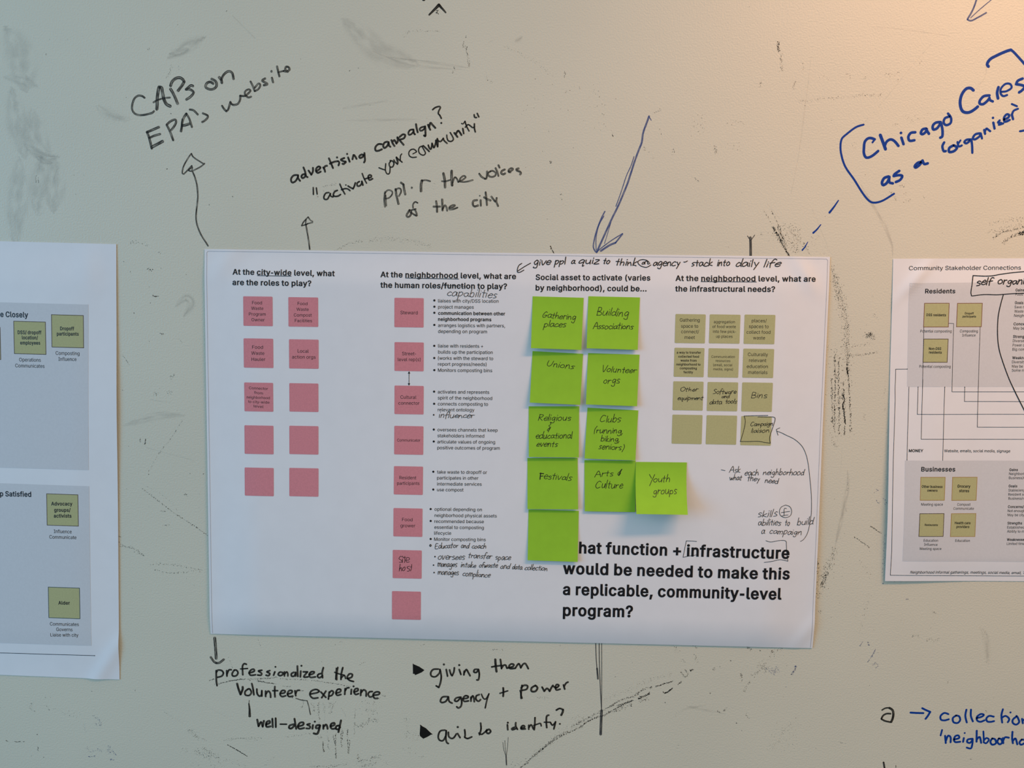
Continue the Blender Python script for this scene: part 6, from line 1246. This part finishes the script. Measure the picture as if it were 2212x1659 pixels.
# ---------------------------------------------------------------- the wall
MAT = {
    'paper': paper_material('poster_paper', (0.80, 0.80, 0.82), 40, .012),
    'note_green': paper_material('sticky_green', (0.30, 0.58, 0.035), 60, .03),
    'pink_print': paper_material('pink_print', (0.70, 0.255, 0.285), 500, .05),
    'khaki_print': paper_material('khaki_print', (0.475, 0.465, 0.235), 500, .04),
    'grey_print': paper_material('grey_print', (0.64, 0.645, 0.665), 400, .02),
    'black_print': material('black_print', (0.008, 0.008, 0.011), .5, .3)[0],
    'faint_print': material('faint_print', (0.45, 0.45, 0.48), .6, .2)[0],
    'brown_print': material('brown_print', (0.09, 0.06, 0.045), .6, .2)[0],
    'blue_print': material('blue_print', (0.03, 0.07, 0.085), .6, .2)[0],
    'red_print': material('red_print', (0.22, 0.09, 0.05), .6, .2)[0],
    'tan_print': material('tan_print', (0.42, 0.27, 0.09), .6, .2)[0],
    'pen_ink': material('pen_ink', (0.009, 0.009, 0.012), .4, .3)[0],
    'black_ink': marker_material('black_marker', (0.012, 0.012, 0.011), .58, 1.0),
    'black_faded': marker_material('worn_black_marker', (0.018, 0.019, 0.018), .24, .97, edge=.3),
    'grey_ink': marker_material('grey_marker', (0.05, 0.055, 0.06), .5, .95),
    'blue_ink': marker_material('blue_marker', (0.001, 0.046, 0.31), .90, 1.0),
    'blue_faded': marker_material('worn_blue_marker', (0.006, 0.055, 0.27), .25, .95, fine=12, edge=.35),
    'film': smear_material('ink_film', (0.10, 0.10, 0.105), .22),
    'film_light': smear_material('thin_ink_film', (0.13, 0.13, 0.135), .15),
    'speck_black': material('dried_ink', (0.024, 0.024, 0.022), .6, .2)[0],
    'speck_blue': material('dried_blue_ink', (0.01, 0.05, 0.20), .6, .2)[0],
}
WALL = Wall()

x0, x1, z1, th = -2.2, 2.4, 2.8, 0.12
wv = [(x0, 0, 0), (x1, 0, 0), (x1, 0, z1), (x0, 0, z1), (x0, th, 0), (x1, th, 0), (x1, th, z1), (x0, th, z1)]
wf = [(0, 1, 2, 3), (5, 4, 7, 6), (1, 5, 6, 2), (4, 0, 3, 7), (3, 2, 6, 7), (4, 5, 1, 0)]
wall = link('wall_back', wv, wf, wall_material())
wall['kind'] = 'structure'


def draw(flat, spec, width):
    for st in spec.split('|'):
        w, curve, fill, tip, body = width, True, False, (1, 1), st
        while body and body[0] in 'wlft' and ':' in body:
            pre, body = body.split(':', 1)
            if pre[0] == 'w':
                w = int(pre[1:])
            elif pre == 'l':
                curve = False
            elif pre == 'f':
                fill = True
            elif pre == 't':
                tip = (1, .55)
        if not body:
            continue
        P = points(body)
        if fill:
            tri = tessellate_polygon([[Vector((x, y, 0)) for x, y in P]])
            flat.add(P, [tuple(t) for t in tri])
        else:
            flat.ribbon(P, w * .92 / 10.0, curve, tip)


# marker writing and arrows on the wall
for name, label, cat, group, mat, width, spec in MARKS:
    fl = Flat(WALL, 0.12)
    draw(fl, spec, width)
    tag(put(name, fl, MAT[mat]), label, cat, group)

# dried specks left by the eraser: too many to count
specks = {'k': Flat(WALL, 0.05), 'b': Flat(WALL, 0.05)}
for tr in TRAILS:
    spec, spread, dens, size, stretch, col = tr[:6]
    P = smooth_line(points(spec), 6)
    segs = [(P[i], P[i + 1]) for i in range(len(P) - 1)] or [(P[0], (P[0][0] + .8, P[0][1] + .1))]
    for a, b in segs:
        L = math.hypot(b[0] - a[0], b[1] - a[1])
        n = dens * L * min(1.0, 4.5 / dens) ** .5
        n = int(n) + (random.random() < n - int(n))
        dx, dy = ((b[0] - a[0]) / L, (b[1] - a[1]) / L) if L else (1, 0)
        for _ in range(n):
            t = random.random()
            o = random.gauss(0, spread)
            cx, cy = a[0] + (b[0] - a[0]) * t - dy * o, a[1] + (b[1] - a[1]) * t + dx * o
            r = size * min(1.15, random.lognormvariate(-.52, .5))
            k = 1 + (stretch - 1) * random.random()
            an = math.atan2(dy, dx) + random.gauss(0, .45)
            ca, sa = math.cos(an), math.sin(an)
            V = []
            for q in range(6):
                th_ = q * math.pi / 3
                rr = r * random.uniform(.6, 1.25)
                ex, ey = rr * math.cos(th_) * k, rr * math.sin(th_) * .8
                V.append((cx + ex * ca - ey * sa, cy + ex * sa + ey * ca))
            specks[col].add(V, [(0, 1, 2, 3, 4, 5)])
tag(put('dried_ink_specks', specks['k'], MAT['speck_black']), 'black dry ink specks left where wiped writing crossed the wall', 'specks', kind='stuff')
tag(put('blue_ink_specks', specks['b'], MAT['speck_blue']), 'blue dry ink specks scattered along the bottom of the wall', 'specks', kind='stuff')
for mat, name, label in (('film', 'wiped_ink_smears', 'grey smears of half wiped ink on the wall paint'), ('film_light', 'pale_ink_smears', 'very pale wide smears of wiped ink on the wall paint')):
    fl = Flat(WALL, 0.02)
    for spec, width, mm in SMEARS:
        if mm == mat:
            P = points(spec)
            fl.ribbon(P, width, True, (1, 1), False, width > 2)
    tag(put(name, fl, MAT[mat]), label, 'smears', kind='stuff')


# ---------------------------------------------------------------- posters
def pairs(r):
    return [(r[i] / 10.0, r[i + 1] / 10.0) for i in range(0, 8, 2)]


def set_text(fl, texts):
    for t in texts:
        fl.text(t[0], (t[1] / 10, t[2] / 10), (t[3] / 10, t[4] / 10), t[5] / 10, t[6], t[7] if len(t) > 7 else 0)


def set_words(fl, words, w):
    for t in words:
        fl.write(t[0], (t[1] / 10, t[2] / 10), (t[3] / 10, t[4] / 10), t[5] / 10, w / 10, .16)


def build_poster(sheet, parts, label):
    c = sheet.at(.5, 1)
    root = empty('poster', world(c[0], c[1], 0), label, 'poster')
    paper('paper_sheet', sheet, MAT['paper'], root, 200, 140, .25)
    for p in parts:
        kind, name = p[0], p[1]
        if kind == 'panel':
            fl = Flat(sheet, .15)
            fl.grid_rect(pairs(p[3]), 3.5)
            put(name, fl, MAT[p[2]], root)
        elif kind == 'square':
            _, _, mat, rc, r, outline, texts, words, pen, penw, lab = p
            fl = Flat(sheet, .20)
            fl.grid_rect(pairs(rc), 5, r / 10)
            sq = put(name, fl, MAT[mat], root, lab)
            if outline:
                fl = Flat(sheet, .25)
                q = pairs(rc)
                for i in range(4):
                    a, b = q[i], q[(i + 1) % 4]
                    fl.ribbon([tuple(a[k] + (b[k] - a[k]) * j / 5 for k in (0, 1)) for j in range(6)], .8, False)
                put('outline', fl, MAT[outline], sq)
            if texts:
                fl = Flat(sheet, .29)
                set_text(fl, texts)
                put('lettering', fl, MAT['black_print'], sq)
            if words or pen:
                fl = Flat(sheet, .33)
                set_words(fl, words, penw)
                if pen:
                    draw(fl, pen, penw)
                put('pen_writing', fl, MAT['pen_ink'], sq)
        elif kind == 'text':
            _, _, texts, lines, lw, dots, lab = p
            fl = Flat(sheet, .29)
            set_text(fl, texts)
            for u, v, r in dots:
                fl.disc((u / 10, v / 10), r / 10)
            if lines:
                for st in lines.split('|'):
                    draw(fl, st, 9)
            put(name, fl, MAT['black_print'], root, lab)
        elif kind == 'lines':
            fl = Flat(sheet, .29)
            draw(fl, p[2], p[3] if p[3] > 3 else p[3] * 10)
            for u, v, r in p[4]:
                fl.disc((u / 10, v / 10), r / 10)
            put(name, fl, MAT[p[5] if len(p) > 5 else 'black_print'], root)
        elif kind == 'pen':
            _, _, words, st, w, lab = p
            fl = Flat(sheet, .36)
            set_words(fl, words, w)
            if st:
                draw(fl, st, w)
            put(name, fl, MAT['pen_ink'], root, lab)


build_poster(MIDDLE, MIDDLE_PARTS, 'white poster with pink and khaki squares, green sticky notes stuck on it')
build_poster(LEFT, LEFT_PARTS, 'white poster with grey fields and olive squares, cut off by the left picture edge')
build_poster(RIGHT, RIGHT_PARTS, 'white poster titled Community Stakeholder Connections, beside the right picture edge')

# ---------------------------------------------------------------- sticky notes
for label, corners, (base, ll, lr), words, extra in NOTES:
    nt = Note(corners, MIDDLE, base, ll, lr)
    c = nt.at(.5, 1)
    root = empty('sticky_note', world(c[0], c[1], 0), label, 'sticky note', 'green sticky notes on the middle poster')
    paper('note_sheet', nt, MAT['note_green'], root, 14, 22, .12)
    if words or extra:
        fl = Flat(nt, .18)
        set_words(fl, words, 7.5)
        if extra:
            draw(fl, extra, 7.5)
        put('pen_writing', fl, MAT['pen_ink'], root)
